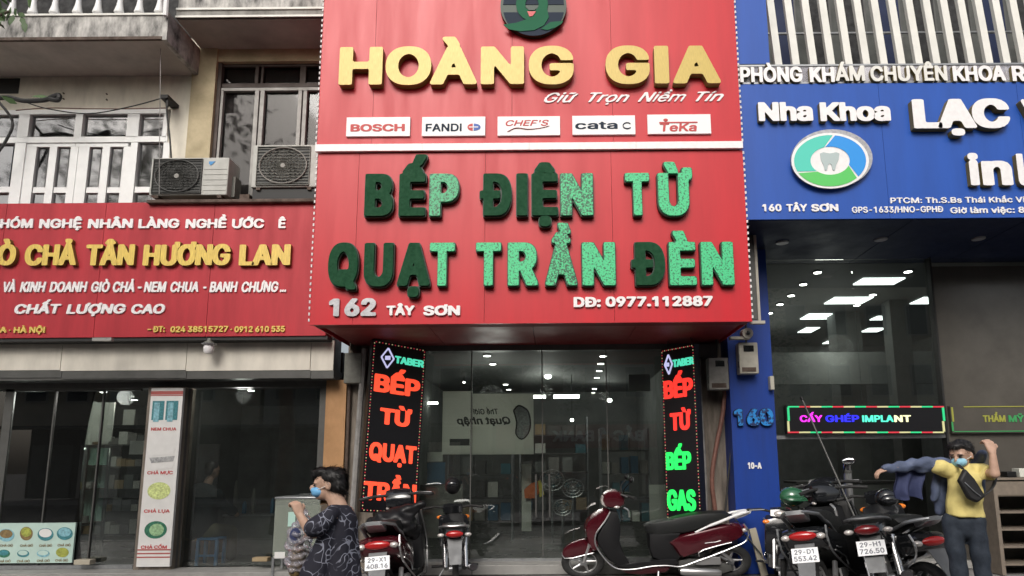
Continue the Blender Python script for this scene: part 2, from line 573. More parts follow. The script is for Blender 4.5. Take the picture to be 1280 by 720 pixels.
def glyph(ch, bx_, by_, step):
    """vertices, faces and border segments of one letter, thickened by bx_ sideways and by_ up and down"""
    key = (ch, bx_, by_, step)
    if key in _gc: return _gc[key]
    v, loops = outline(ch)
    if not len(v): _gc[key] = None; return None
    x0, y0 = v.min(0) - (bx_ + step * 1.5, by_ + step * 1.5); x1, y1 = v.max(0) + (bx_ + step * 1.5, by_ + step * 1.5)
    gx = np.arange(x0, x1 + step, step); gy = np.arange(y0, y1 + step, step)
    X, Y = np.meshgrid(gx, gy, indexing='ij')
    pts = np.stack([X.ravel(), Y.ravel()], 1)
    wn = np.zeros(len(pts)); samp = []
    for L in loops:
        A = L; B = np.roll(L, -1, 0)
        for a, b in zip(A, B):
            n = max(1, int(np.hypot(*(b - a)) / (step * .5)))
            samp.append(a + (b - a) * (np.arange(n)[:, None] / n))
            up = (a[1] <= pts[:, 1]) & (b[1] > pts[:, 1]); dn = (b[1] <= pts[:, 1]) & (a[1] > pts[:, 1])
            if a[1] != b[1]:
                xi = a[0] + (pts[:, 1] - a[1]) / (b[1] - a[1]) * (b[0] - a[0])
                wn += (up & (xi > pts[:, 0])).astype(int) - (dn & (xi > pts[:, 0])).astype(int)
    S = np.concatenate(samp)
    ins = np.abs(wn) > .5
    kx = 1 / max(bx_, 1e-3); ky = 1 / max(by_, 1e-3)
    dm = np.full(len(pts), 1e9)
    for c in range(0, len(S), 64):
        q = S[c:c + 64]
        dd = ((np.abs(pts[:, None, 0] - q[None, :, 0]) * kx) ** 5 + (np.abs(pts[:, None, 1] - q[None, :, 1]) * ky) ** 5)
        dm = np.minimum(dm, dd.min(1))
    dm = dm ** .2
    f = np.where(ins, -dm, dm) - 1.0
    f = f.reshape(X.shape)
    f[np.abs(f) < 1e-4] = 1e-4
    V = []; Fc = []; seg = []; vid = {}
    def node(i, j):
        k = (i, j)
        if k not in vid: vid[k] = len(V); V.append((gx[i], gy[j]))
        return vid[k]
    def cut(i, j, a, b):
        k = tuple(sorted([(i, j), (a, b)])) + ('e',)
        if k not in vid:
            t = f[i, j] / (f[i, j] - f[a, b])
            vid[k] = len(V); V.append((gx[i] + (gx[a] - gx[i]) * t, gy[j] + (gy[b] - gy[j]) * t))
        return vid[k]
    nx, ny = f.shape
    for j in range(ny - 1):
        run = None
        for i in range(nx - 1):
            c = [(i, j), (i + 1, j), (i + 1, j + 1), (i, j + 1)]
            s_ = [f[p] < 0 for p in c]
            if all(s_):
                if run is None: run = i
                continue
            if run is not None:
                Fc.append((node(run, j), node(i, j), node(i, j + 1), node(run, j + 1))); run = None
            if not any(s_): continue
            poly = []; cuts = []
            for k in range(4):
                p = c[k]; q = c[(k + 1) % 4]
                if s_[k]: poly.append(node(*p))
                if s_[k] != s_[(k + 1) % 4]:
                    e = cut(*p, *q); poly.append(e); cuts.append((e, s_[k]))
            Fc.append(tuple(poly))
            for k in range(len(cuts)):
                a, leaving = cuts[k]
                if leaving: seg.append((a, cuts[(k + 1) % len(cuts)][0]))
    _gc[key] = (np.array(V), Fc, seg)
    return _gc[key]
def lettering(words, yb, yc, Y, depth, m, parent, bold=(.03, .02), split=False, shear=0, step=.04, side=None, name='letter', frame=None, rim=None, yslope=0, mats=None, mirror=False, face=None):
    """words: [(text, px left, px right)]; yb baseline row, yc cap row; Y plane the letters are fixed on"""
    res = []; joined = MB(); joined_rim = MB()
    hv = glyph('H', bold[0], bold[1], step)[0]
    h0, h1 = hv[:, 1].min(), hv[:, 1].max()
    ci = 0
    for w in words:
        txt, xa, xb = w[:3]
        pos = []; x = 0
        for ch in txt:
            pos.append(x); x += adv(ch)
        lo, hi = 1e9, -1e9
        for ch, p0 in zip(txt, pos):
            g = glyph(ch, bold[0], bold[1], step)
            if g is not None:
                lo = min(lo, (g[0][:, 0] + shear * g[0][:, 1]).min() + p0); hi = max(hi, (g[0][:, 0] + shear * g[0][:, 1]).max() + p0)
        off = yslope * ((xa + xb) / 2)
        if frame:
            O, U, W, N = frame     # pixels are then plain coordinates in the frame
            def mp(gx_, gy_, h):
                tx = (gx_ - lo) / (hi - lo); ty = (gy_ - h0) / (h1 - h0)
                if mirror: tx = 1 - tx
                return O + U * (xa + (xb - xa) * tx) + W * (yb + (yc - yb) * ty) + N * h
        else:
            X0, X1, Z0, Z1 = rect(xa, yc + off, xb, yb + off, Y - depth)
            def mp(gx_, gy_, h):
                return Vector((X0 + (X1 - X0) * (gx_ - lo) / (hi - lo), Y - h, Z0 + (Z1 - Z0) * (gy_ - h0) / (h1 - h0)))
        for ch, p0 in zip(txt, pos):
            g = glyph(ch, bold[0], bold[1], step)
            if g is None: continue
            mm = mats[ci % len(mats)] if mats else m
            ci += 1
            def layer(g, h0_, h1_):
                V, Fc, seg = g
                n = len(V)
                fr = [mp(a + p0 + shear * b, b, h1_) for a, b in V]
                bk = [mp(a + p0 + shear * b, b, h0_) for a, b in V]
                fs = list(Fc) + [(a, b, b + n, a + n) for a, b in seg]
                return fr + bk, fs
            d0, d1 = (depth * .7, depth) if rim else (0, depth)
            vs, fs = layer(g, d0, d1)
            rv = layer(glyph(ch, bold[0] + .022, bold[1] + .018, step), 0, depth * .7 + 1e-4) if rim else None
            if split:
                if rv:
                    o = MB().add(*rv).build(name, rim, parent, smooth=False)
                    o2 = MB().add(vs, fs).build('led_face' if face is None else face, mm, o, smooth=False, loc=wloc(parent))
                else:
                    o = MB().add(vs, fs).build(name, mm, parent, smooth=False)
                    if side:
                        o.data.materials.append(MATS[side])
                        nf = len(g[1])
                        for q in o.data.polygons[nf:]: q.material_index = 1
                res.append(o)
            else:
                joined.add(vs, fs)
                if rv: joined_rim.add(*rv)
    if not split:
        res.append(kind(joined.build(name, m, parent, smooth=False), 'stuff'))
        if joined_rim.v: joined_rim.build(name + '_rim', rim, parent, smooth=False)
    return res

# ================================================================ THE PLACE
YW, YL, YC, YR = 9.4, 8.82, 7.75, 7.85      # shop fronts; faces of the left, middle and right signs
ZG = 0.0
# ---------------------------------------------------------------- ground
kind(bx('ground', 'asphalt', None, -150, 150, -150, 150, -.30, -.16), 'structure')
kind(bx('road', 'asphalt', None, -60, 60, -7.5, 5.2, -.16, -.12), 'structure')
pav = kind(bx('pavement', 'pavement', None, -40, 40, 5.32, 9.42, -.16, -.012), 'structure')
kind(bx('kerb', 'kerb_stone', None, -40, 40, 5.2, 5.32, -.16, .0), 'structure')
kind(bx('opposite_pavement', 'pavement', None, -40, 40, -11.6, -7.5, -.16, 0), 'structure')
tl = MB().box(-.295, .295, -.295, .295, -.012, .0).build('paving_tile', 'paving_tile', pav, smooth=False, loc=(-6, 8.1, 0), bevel=.004)
for j in range(5):
    for i in range(26):
        x, y = -7.2 + i * .6, 7.02 + j * .6
        if j == 0 and i == 0: tl.location = Vector((x, y, 0)) - Vector(pav.location); continue
        o = inst(tl, pav, (x, y, random.uniform(-.002, .003)))
        o.rotation_euler = (random.uniform(-.002, .002), random.uniform(-.002, .002), 0)

# ---------------------------------------------------------------- shared pieces
def pane(parent, x0, y0, x1, y1, Y, m='window_glass', name='pane'):
    a, b, c, d = rect(x0, y0, x1, y1, Y)
    return bx(name, m, parent, a, b, Y, Y + .006, c, d)
def downlight(parent, p, r=.06, m='lamp', name='downlight'):
    mb = MB(); p = Vector(p)
    mb.tube([p + Vector((0, 0, -.012)), p + Vector((0, 0, .02))], [r * 1.15, r * 1.25], 14)
    o = mb.build(name, 'alu', parent)
    MB().tube([p + Vector((0, 0, -.016)), p + Vector((0, 0, -.013))], r, 14).build('bulb', m, o, loc=wloc(parent))
    return o

# ================================================================ LEFT BUILDING
LB = thing('shop_building', 'old cream building with white balcony and French windows above the red sausage shop sign', 'building', (-8, YW, 0))
def lwall():
    xL = P(-60, 300, YW).x; xP = P(240, 150, YW).x; xR = P(412, 150, YW).x
    Zt = 9.6
    z137 = P(100, 137, YW).z; z253 = P(100, 262, YW).z
    xd0 = P(-30, 190, YW).x; xd1 = P(209, 190, YW).x
    # cream wall round the French windows
    bx('wall', 'cream_wall', LB, xL - 3, xP, YW, YW + .25, z137, Zt)
    bx('wall', 'cream_wall', LB, xd1, xP, YW, YW + .25, z253, z137)
    bx('wall', 'cream_wall', LB, xL - 3, xd0, YW, YW + .25, z253, z137)
    bx('wall', 'cream_wall', LB, xL - 3, xR, YW + .02, YW + .25, P(200, 475, YW).z, z253)
    # yellow pilaster and beam
    a, b, c, d = rect(234, 66, 264, 262, YW - .06)
    bx('pilaster', 'yellow_wall', LB, a, b, YW - .06, YW + .2, c, P(250, 62, YW).z)
    zb0 = P(330, 78, YW).z; zb1 = P(330, 62, YW).z
    bx('beam', 'yellow_wall', LB, b, xR + .5, YW - .03, YW + .2, zb0, zb1 + .05)
    bx('wall', 'cream_wall', LB, xP, xR + .6, YW + .0, YW + .25, zb1 + .05, Zt)
lwall()
# French windows
def french():
    Y = YW - .02
    W = thing('t', 'x', 'x', (0, 0, 0)); bpy.data.objects.remove(W)
    fr = pxbox('window_frame', 'window_white', LB, -40, 137, 209, 142.5, Y, .12)
    def bar(x0, y0, x1, y1, dy=0): pxbox('frame_bar', 'window_white', fr, x0, y0, x1, y1, Y - dy, .12)
    bar(-40, 171, 209, 178)
    for x0, x1 in ((22.5, 36), (93.5, 102.5), (158.5, 173.5), (203.5, 209)): bar(x0, 142.5, x1, 171)
    for x0, x1 in ((14, 27.5), (160, 168.5), (201, 209)): bar(x0, 178, x1, 262)
    def leaf(x0, x1):
        lf = pxbox('door_leaf', 'window_white', LB, x0, 179, x1, 183.5, Y + .02, .07)
        n = 3; ps = ((x0 + 13.5, x0 + 30), (x0 + 39.5, x0 + 56.5))
        for a, b in ((x0, ps[0][0]), (ps[0][1], ps[1][0]), (ps[1][1], x1)): pxbox('stile', 'window_white', lf, a, 183.5, b, 262, Y + .02, .07)
        for a, b in ps:
            pxbox('rail', 'window_white', lf, a, 234, b, 241, Y + .022, .06)
            pane(lf, a, 183.5, b, 234, Y + .06, 'french_glass'); pane(lf, a, 241, b, 262, Y + .06, 'french_glass')
    leaf(27.8, 93.8); leaf(94.4, 160)
    for x0, x1 in ((-40, 22.5), (36, 93.5), (102.5, 158.5), (173.5, 203.5)): pane(LB, x0, 142.5, x1, 171, Y + .06, 'french_glass')
    for x0, x1 in ((-40, 14), (168.5, 201)):
        pane(LB, x0, 178, x1, 233.5, Y + .06, 'french_glass'); pane(LB, x0, 240.5, x1, 262, Y + .06, 'french_glass')
        pxbox('frame_bar', 'window_white', fr, x0, 233.5, x1, 240.5, Y + .003, .1)
    pxbox('curtain', 'curtain', LB, -40, 140, 22, 262, Y + .18, .02)
    pxbox('curtain', 'curtain_sky_pale', LB, 36, 176, 212, 262, Y + .12, .02)  # pale sheet whose colour stands in for reflected sky
    pxbox('curtain', 'curtain', LB, 22, 136, 158, 173, Y + .17, .02)
    pxbox('curtain', 'curtain_sky_pale', LB, 160, 140, 212, 175, Y + .14, .02)
french()
# brown window right of the pilaster
def brownwin():
    Y = YW + .04
    fr = pxbox('window_frame', 'window_brown', LB, 264, 78, 271, 262, Y - .04, .12)
    pxbox('frame_bar', 'window_brown', fr, 271, 78, 412, 83, Y, .1)
    pxbox('frame_bar', 'window_brown', fr, 271, 104, 412, 109, Y - .01, .1)
    pxbox('frame_bar', 'window_grey', fr, 271, 109.5, 412, 113, Y - .02, .1)
    for a, b in ((319, 323), (326.5, 329), (375, 382)): pxbox('frame_bar', 'window_brown', fr, a, 83, b, 104, Y + .002, .08)
    for a, b in ((271, 274), (314, 319), (321, 326), (369, 373.5), (375.5, 380)): pxbox('frame_bar', 'window_grey', fr, a, 113, b, 262, Y - .02, .09)
    for a, b in ((271, 319), (329, 375), (382, 412)): pane(LB, a, 83, b, 104, Y + .04)
    for a, b in ((274, 314), (326, 369), (380, 412)): pane(LB, a, 113, b, 262, Y + .04)
    pxbox('curtain', 'curtain_brown', LB, 268, 110, 414, 262, Y + .1, .02); pxbox('curtain', 'curtain', LB, 268, 78, 414, 109, Y + .12, .02)
brownwin()
# balconies
def balcony():
    zt = P(120, 95, YW).z                      # underside
    # front edge where the ray of row 48 meets that height
    p = PZ(120, 48, zt); Yf = p.y
    z1 = P(120, 20, Yf).z
    xr = P(203, 35, Yf).x; xl = -9.5
    bal = bx('balcony', 'concrete_stain', LB, xl, xr, Yf, YW, zt, z1)
    bx('edge_drip', 'rust', bal, xl, xr + .01, Yf - .012, Yf + .03, zt - .025, zt + .02)
    bx('soffit', 'soffit', bal, xl, xr - .02, Yf + .03, YW - .003, zt - .012, zt - .001)
    bx('coping', 'white_old', bal, xl, xr + .02, Yf - .02, Yf + .2, z1, z1 + .03)
    prof = [(.0, .052), (.022, .052), (.024, .030), (.06, .028), (.075, .05), (.095, .054), (.11, .05), (.20, .034), (.30, .026), (.36, .026), (.44, .03), (.5, .048), (.53, .03), (.57, .03), (.575, .052), (.6, .052)]
    b0 = None
    xs = [15, 41, 68, 97, 122, 149, 174, 199]
    X = [P(x, 15, Yf + .09).x for x in xs]
    step = X[1] - X[0]
    X = [X[0] - step * k for k in range(4, 0, -1)] + X
    for x in X:
        if b0 is None:
            b0 = MB().tube([(x, Yf + .09, z1 + .03 + a) for a, r in prof], [r * 1.25 for a, r in prof], 12, ).build('baluster', 'white_paint', bal, loc=(x, Yf + .09, z1 + .03))
        else: inst(b0, bal, (x, Yf + .09, z1 + .03))
    bx('handrail', 'white_paint', bal, xl, xr + .02, Yf - .01, Yf + .2, z1 + .63, z1 + .72)
    bx('shutter', 'black_matt', LB, xl, xr - .05, YW - .03, YW - .001, z1 + .3, z1 + 2.2)
    # second balcony, set back, right of the first
    zt2 = P(320, 62, YW).z
    Yf2 = PZ(320, 22, zt2).y
    z2 = P(320, 11, Yf2).z; z3 = P(320, -14, Yf2).z
    b2 = bx('balcony', 'concrete', LB, xr + .08, 1.0 - 4.0 + .2, Yf2, YW, zt2, z2)
    bx('edge_band', 'white_old', b2, xr + .08, -2.8, Yf2 - .02, Yf2 + .02, zt2 + .0, zt2 + .03)
    bx('edge_band', 'white_old', b2, xr + .08, -2.8, Yf2 - .02, Yf2 + .02, z2 - .02, z2 + .012)
    bx('soffit', 'soffit', b2, xr + .08, -2.8, Yf2 + .03, YW - .003, zt2 - .012, zt2 - .001)
    bx('parapet', 'concrete_stain', b2, xr + .08, -2.8, Yf2 + .03, Yf2 + .15, z2 + .012, z2 + .9)
    bx('side_wall', 'concrete_stain', bal, xr - .0, xr + .075, Yf - .002, YW - .01, zt - .03, z1 + .05)
    MB().tube([(xr + .06, Yf - .05, z1 - .05), (xr + .05, Yf - .05, z1 + .3), (xr + .02, Yf - .03, z1 + .7)], .035, 8).build('downpipe', 'white_paint', LB)
    # small dark opening under the soffit
    pxbox('vent_opening', 'black_gap', LB, -30, 98, 24, 117, YW - .004, .02)
    for x, y in ((80, 117), (80, 124), (134, 118), (134, 125)):
        q = P(x, y, YW); MB().tube([q, q + Vector((0, -.02, 0))], .012, 8).build('screw', 'rust', LB)
balcony()
# fascia of metal sheets over the shop front
def lfront():
    Yb = 9.04
    a, b, c, d = rect(-60, 425, 417, 463, Yb)
    bx('beam', 'metal_dark', LB, a - 2, b - .02, Yb + .02, YW + .02, P(200, 474, Yb).z, P(200, 418, Yb).z)
    for x0, x1 in ((-200, -80), (-79.4, 76.6), (77.4, 233), (233.8, 388), (388.8, 417)):
        pxbox('metal_sheet', 'metal_panel', LB, x0, 426, x1, 463, Yb, .03)
    for x0, x1 in ((-200, 76.8), (77.4, 233), (233.8, 388), (388.8, 417)):
        pxbox('metal_sheet', 'metal_dark', LB, x0, 463.4, x1, 473, Yb + .006, .03)
    # posts
    z0 = 0
    zt = P(200, 485, YW).z
    def post(x0, x1, m, Y=YW, d=.2, ztop=None):
        a, b = P(x0, 600, Y).x, P(x1, 600, Y).x
        return bx('post', m, LB, a, b, Y, Y + d, 0, ztop or zt)
    post(-6, 4.5, 'metal_dark'); post(176, 222, 'dirty_wall', YW - .12, .3)
    post(222, 227, 'metal_dark', YW - .02, .06)
    bx('lintel', 'metal_dark', LB, -9.5, P(408, 480, YW).x, YW - .02, YW + .1, zt, zt + .22)
    bx('column', 'ochre_column', LB, P(404.5, 560, YW - .1).x, P(430, 560, YW - .1).x, YW - .1, YW + .2, 0, P(415, 476, YW).z)
    bx('step', 'step_stone', LB, -9.5, P(408, 700, YW).x, YW - .38, YW + .1, 0, .075, bevel=.006)
    # glazing left of the poster
    g = pxbox('window_frame', 'metal_dark', LB, 4, 486, 176, 489, YW, .05)
    for x in (57, 118):
        a, b = P(x, 600, YW).x, P(x + 1.6, 600, YW).x
        bx('frame_bar', 'metal_dark', g, a, b, YW, YW + .04, .08, zt - .02)
    bx('sill', 'alu', g, P(4, 600, YW).x, P(176, 600, YW).x, YW - .02, YW + .05, .078, .13)
    xs = [4, 58, 119, 176]
    for i in range(3):
        bx('pane', 'shop_glass', LB, P(xs[i], 600, YW).x + .02, P(xs[i + 1], 600, YW).x, YW + .02, YW + .026, .13, zt - .03)
    bx('pane', 'shop_glass', LB, -9.4, P(-7, 600, YW).x, YW + .02, YW + .026, .13, zt - .03)
    # sliding pane of the second bay
    bx('pane', 'shop_glass', LB, P(228, 600, YW).x, P(404, 600, YW).x, YW + .09, YW + .096, .09, zt - .02)
    bx('door_frame', 'metal_dark', LB, P(395, 600, YW).x, P(404, 600, YW).x, YW + .0, YW + .08, .08, zt)
    # room
    xr = P(408, 600, YW).x
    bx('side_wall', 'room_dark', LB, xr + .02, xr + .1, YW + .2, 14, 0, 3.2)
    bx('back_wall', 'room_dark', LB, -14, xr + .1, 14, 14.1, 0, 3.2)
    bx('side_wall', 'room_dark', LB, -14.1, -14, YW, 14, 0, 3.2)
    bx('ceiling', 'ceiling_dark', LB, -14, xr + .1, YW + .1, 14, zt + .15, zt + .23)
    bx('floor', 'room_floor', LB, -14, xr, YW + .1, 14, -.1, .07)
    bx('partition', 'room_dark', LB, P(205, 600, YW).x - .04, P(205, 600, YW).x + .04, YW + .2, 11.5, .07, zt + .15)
    for x, y in ((36, 491), (82, 490), (129, 489.5), (314, 487.5), (168, 499)):
        q = P(x, y, YW + .5); downlight(LB, (q.x, q.y, q.z), .045)
lfront()
room_light(P(70, 500, 9.9).x, 9.62, 2.5, 14, .1, (.95, 1, .95)); room_light(P(140, 500, 9.9).x, 10.2, 2.6, 14); room_light(P(316, 487, 10).x, 9.7, 2.55, 11)  # first light added to brighten the cabinet, last to show the sitter

# ================================================================ MIDDLE BUILDING
CB = thing('shophouse', 'narrow shophouse with glass front and red soffit behind the kitchen appliance signs', 'building', (0, YW, 0))
def centre():
    xl, xr = P(432, 560, YW).x, P(916, 560, YW).x
    g0, g1 = P(470, 560, YW).x, P(866, 560, YW).x
    zh = P(680, 438, YW).z
    bx('wall', 'dirty_wall', CB, xl, g0, YW - .05, YW + .2, 0, 3.6)
    bx('wall', 'dirty_wall', CB, g1, xr + .08, YW - .03, YW + .2, 0, 3.6)
    bx('wall', 'dirty_wall', CB, xl - .1, xr + .2, YW, YW + .2, 3.6, 9.6)
    bx('lintel', 'metal_dark', CB, g0, g1, YW - .02, YW + .15, zh, 3.6)
    # overhang slab whose underside is clad in red sheet
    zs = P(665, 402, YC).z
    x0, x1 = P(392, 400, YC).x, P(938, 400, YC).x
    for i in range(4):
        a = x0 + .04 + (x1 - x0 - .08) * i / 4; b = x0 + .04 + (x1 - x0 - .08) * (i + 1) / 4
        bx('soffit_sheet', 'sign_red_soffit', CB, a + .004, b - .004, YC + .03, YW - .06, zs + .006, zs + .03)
    # glass front
    joints = [P(x, 560, YW).x for x in (472, 588, 678, 760, 866)]
    for i in range(4):
        bx('glass_panel', 'shop_glass', CB, joints[i] + .006, joints[i + 1] - .006, YW + .05, YW + .062, .16, zh)
    for j in (1, 2, 3):
        bx('glass_seam', 'metal_dark', CB, joints[j] - .008, joints[j] + .008, YW + .045, YW + .067, .16, zh)
    bx('sill', 'alu', CB, g0, g1, YW + .03, YW + .09, .13, .165)
    bx('step', 'step_stone', CB, g0 + .03, g1 - .03, YW - .32, YW + .1, 0, .13, bevel=.008)
    for x in (590, 735):
        a = P(x, 690, YW - .3).x
        bx('step_joint', 'black_matt', CB, a, a + .01, YW - .323, YW - .3, .01, .125)
    for x in (670, 687):
        q = P(x, 0, YW).x
        a = P(x, 600, YW).x
        MB().tube([(a, YW + .0, .75), (a, YW + .0, 1.35)], .016, 8).build('door_handle', 'metal_dark', CB)
    # room behind
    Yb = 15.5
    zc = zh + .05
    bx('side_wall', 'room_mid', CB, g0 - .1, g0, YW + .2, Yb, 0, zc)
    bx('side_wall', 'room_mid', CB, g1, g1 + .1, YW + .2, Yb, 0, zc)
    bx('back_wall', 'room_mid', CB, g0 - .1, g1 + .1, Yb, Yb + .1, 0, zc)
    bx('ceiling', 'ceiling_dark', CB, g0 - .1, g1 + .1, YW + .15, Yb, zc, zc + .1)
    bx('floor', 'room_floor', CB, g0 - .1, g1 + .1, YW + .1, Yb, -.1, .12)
    for x, y in ((609, 444), (616, 454.5), (632, 480), (636, 486.5), (754, 444.5), (751, 454), (749, 463), (746, 471.5), (743, 485.5), (741.5, 490.5)):
        q = PZ(x, y, zc - .01); downlight(CB, q, .055)
    for x, y, r in ((683, 447, .1), (685, 470, .09), (715, 525, .045), (762, 500.5, .06), (580, 478, .03)):
        q = P(x, y, 12.5); r *= .8; MB().ell(q, (r, r * .8, r * .8)).build('pendant_lamp', 'lamp', CB)
        if q.z < zc: MB().tube([q, (q.x, q.y, zc)], .006, 6).build('lamp_rod', 'black_plastic', CB)
    for x0, y0, x1, y1, m in ((664, 466, 684, 470, 'lamp_warm'), (692, 493.5, 724, 497.5, 'lamp'), (655, 494, 682, 497.5, 'lamp'), (753, 467, 774, 470.5, 'lamp'), (533, 502.5, 547, 505, 'lamp')):
        pxbox('tube_lamp', m, CB, x0, y0, x1, y1, 13.2, .04)
centre()
room_light(P(612, 447, 10.4).x, 10.9, 2.6, 26, .25); room_light(P(683, 447, 12.5).x, 12.3, 2.9, 16); room_light(P(760, 447, 12.5).x, 13.5, 2.9, 10)

# ================================================================ RIGHT BUILDING
RB = thing('clinic_building', 'dental clinic building with white fins above the blue sign and a dark glass front', 'building', (4, YW, 0))
def right():
    Yp = 9.0
    xa, xb = P(916, 560, Yp).x, P(971.5, 560, Yp).x
    ztop = P(960, 280, Yp).z
    zs = P(1100, 274, YR).z     # underside of the sign
    bx('pillar', 'blue_pillar', RB, xa, xb, Yp, YW + .4, 0, zs + .0)
    x1 = 9.5
    # soffit in four navy sheets
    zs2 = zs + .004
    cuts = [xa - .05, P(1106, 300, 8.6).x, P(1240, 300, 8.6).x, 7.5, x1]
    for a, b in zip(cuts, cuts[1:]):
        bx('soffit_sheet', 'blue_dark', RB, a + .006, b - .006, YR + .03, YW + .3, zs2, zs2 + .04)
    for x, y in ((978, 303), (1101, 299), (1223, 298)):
        q = PZ(x, y, zs2); downlight(RB, q, .075, 'lamp_off')
    # front glass
    zl = P(1000, 545, YW).z; zt = zs
    xw = P(1178, 450, YW).x
    bx('glass_panel', 'shop_glass', RB, xb, P(1078, 450, YW).x, YW + .1, YW + .112, zl + .03, zt)
    bx('glass_panel', 'shop_glass', RB, P(1078, 450, YW).x + .006, xw, YW + .1, YW + .112, zl + .03, zt)
    bx('transom', 'alu', RB, xb, xw, YW + .06, YW + .15, P(1080, 548, YW).z, zl + .01)
    bx('stone_panel', 'brown_panel', RB, xw, P(1300, 450, YW).x, YW + .04, YW + .14, .1, P(1200, 332, YW).z)
    bx('stone_panel', 'brown_panel', RB, P(1300, 450, YW).x + .006, x1, YW + .04, YW + .14, .1, P(1200, 332, YW).z)
    bx('glass_seam', 'black_gap', RB, xw - .03, xw, YW + .03, YW + .15, .1, zt)
    bx('step', 'step_stone', RB, xb, x1, YW - .1, YW + .2, 0, .1, bevel=.006)
    # room
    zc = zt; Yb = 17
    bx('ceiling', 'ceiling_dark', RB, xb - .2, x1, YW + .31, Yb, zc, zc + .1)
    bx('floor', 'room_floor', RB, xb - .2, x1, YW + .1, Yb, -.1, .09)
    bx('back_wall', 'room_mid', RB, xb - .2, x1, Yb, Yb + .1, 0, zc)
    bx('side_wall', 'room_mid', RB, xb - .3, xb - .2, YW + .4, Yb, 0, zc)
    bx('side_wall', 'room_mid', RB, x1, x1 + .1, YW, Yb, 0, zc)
    bx('mezzanine', 'room_mid', RB, xb - .2, P(1180, 450, 12.5).x, 12.5, 12.6, P(1060, 480, 12.5).z, P(1060, 440, 12.5).z)
    bx('inner_column', 'room_dark', RB, P(1048, 450, 13).x, P(1080, 450, 13).x, 13, 13.4, 0, zc)
    bx('inner_column', 'room_dark', RB, P(1118, 450, 12).x, P(1142, 450, 12).x, 12, 12.3, 0, zc)
    def lp(x, y, w, h, m='lamp_panel'):
        a = PZ(x - w / 2, y + h / 2, zc); b = PZ(x + w / 2, y + h / 2, zc); c = PZ(x, y - h / 2, zc)
        bx('light_panel', m, RB, a.x, b.x, a.y, c.y, zc - .02, zc - .004)
    for a in ((1091, 351, 50, 8), (1053, 375, 46, 8), (1020, 395, 40, 6.5), (1005, 412, 16, 6), (1040, 427, 24, 4), (1155, 375, 36, 8), (1165, 425, 24, 4), (1086, 412, 20, 4.5), (1097, 397, 20, 4.5)): lp(*a)
    lp(1192, 350, 52, 6, 'lamp_off')  # dull panel built in place of a light panel's reflection
    for x, y in ((1022, 340), (1004, 355), (989, 369), (975, 380), (962, 391), (1135, 339), (1091, 368), (1071, 381), (1226, 339)):
        q = PZ(x, y, zc - .01); downlight(RB, q, .06)
    # upper storey: fins, rail, windows
    Yu = 9.1
    zlo = P(1100, 104, YR).z; zhi = 9.6
    bx('upper_wall', 'room_dark', RB, xa, x1, Yu + .9, Yu + 1.0, zlo, zhi)
    for i in range(9):
        x = P(966 + i * 44, 50, Yu + .85).x
        o = bx('upper_window', 'metal_dark', RB, x, x + .42, Yu + .84, Yu + .9, zlo + .5, zhi)
        bx('pane', 'window_glass', o, x + .03, x + .39, Yu + .83, Yu + .838, zlo + .52, zlo + 1.0 + .5)
        bx('blind', 'black_matt' if i % 3 else 'blue_dark', o, x + .03, x + .39, Yu + .8395, Yu + .8396 + .0004, zlo + .52, zhi)
    Yf = 8.15
    bx('slab', 'far_wall_grey', RB, xa, x1, Yf + .16, Yu + .9, zlo - .05, zlo)
    z41 = P(1100, 41, Yf + .3).z
    bx('rail', 'alu', RB, xa + .2, x1, Yf + .29, Yf + .32, z41 - .012, z41 + .012)
    f0 = None
    tn = math.tan(R(-3.5))
    for i in range(-1, 22):
        xt = 956.5 + 22 * i + 14; 
        p = P(xt + 5.5, 78, Yf)
        if f0 is None:
            hh = zhi - zlo + .1; w = .049
            f0 = MB().add([(p.x - w, Yf, zlo), (p.x + w, Yf, zlo), (p.x + w, Yf + .06, zlo), (p.x - w, Yf + .06, zlo),
                           (p.x - w + tn * hh, Yf, zlo + hh), (p.x + w + tn * hh, Yf, zlo + hh), (p.x + w + tn * hh, Yf + .06, zlo + hh), (p.x - w + tn * hh, Yf + .06, zlo + hh)],
                          [(3, 2, 1, 0), (4, 5, 6, 7), (0, 1, 5, 4), (1, 2, 6, 5), (2, 3, 7, 6), (3, 0, 4, 7)]).build('fin', 'white_old', RB, smooth=False, loc=(p.x, Yf, zlo))
            f0.hide_render = False
            first = p.x
            if i == -1:
                pass
        else: inst(f0, RB, (p.x, Yf, zlo))
    a, b, c, d = rect(921, -40, 958.5, 80, YR + .02)
    bx('blue_cladding', 'blue_sign', RB, a - .3, b, YR + .02, YR + .2, c + .0, 9.6)
right()
room_light(P(1090, 351, 10.5).x, 12, 3.6, 22, .3); room_light(P(1020, 395, 12).x, 14, 3.6, 30, .3)

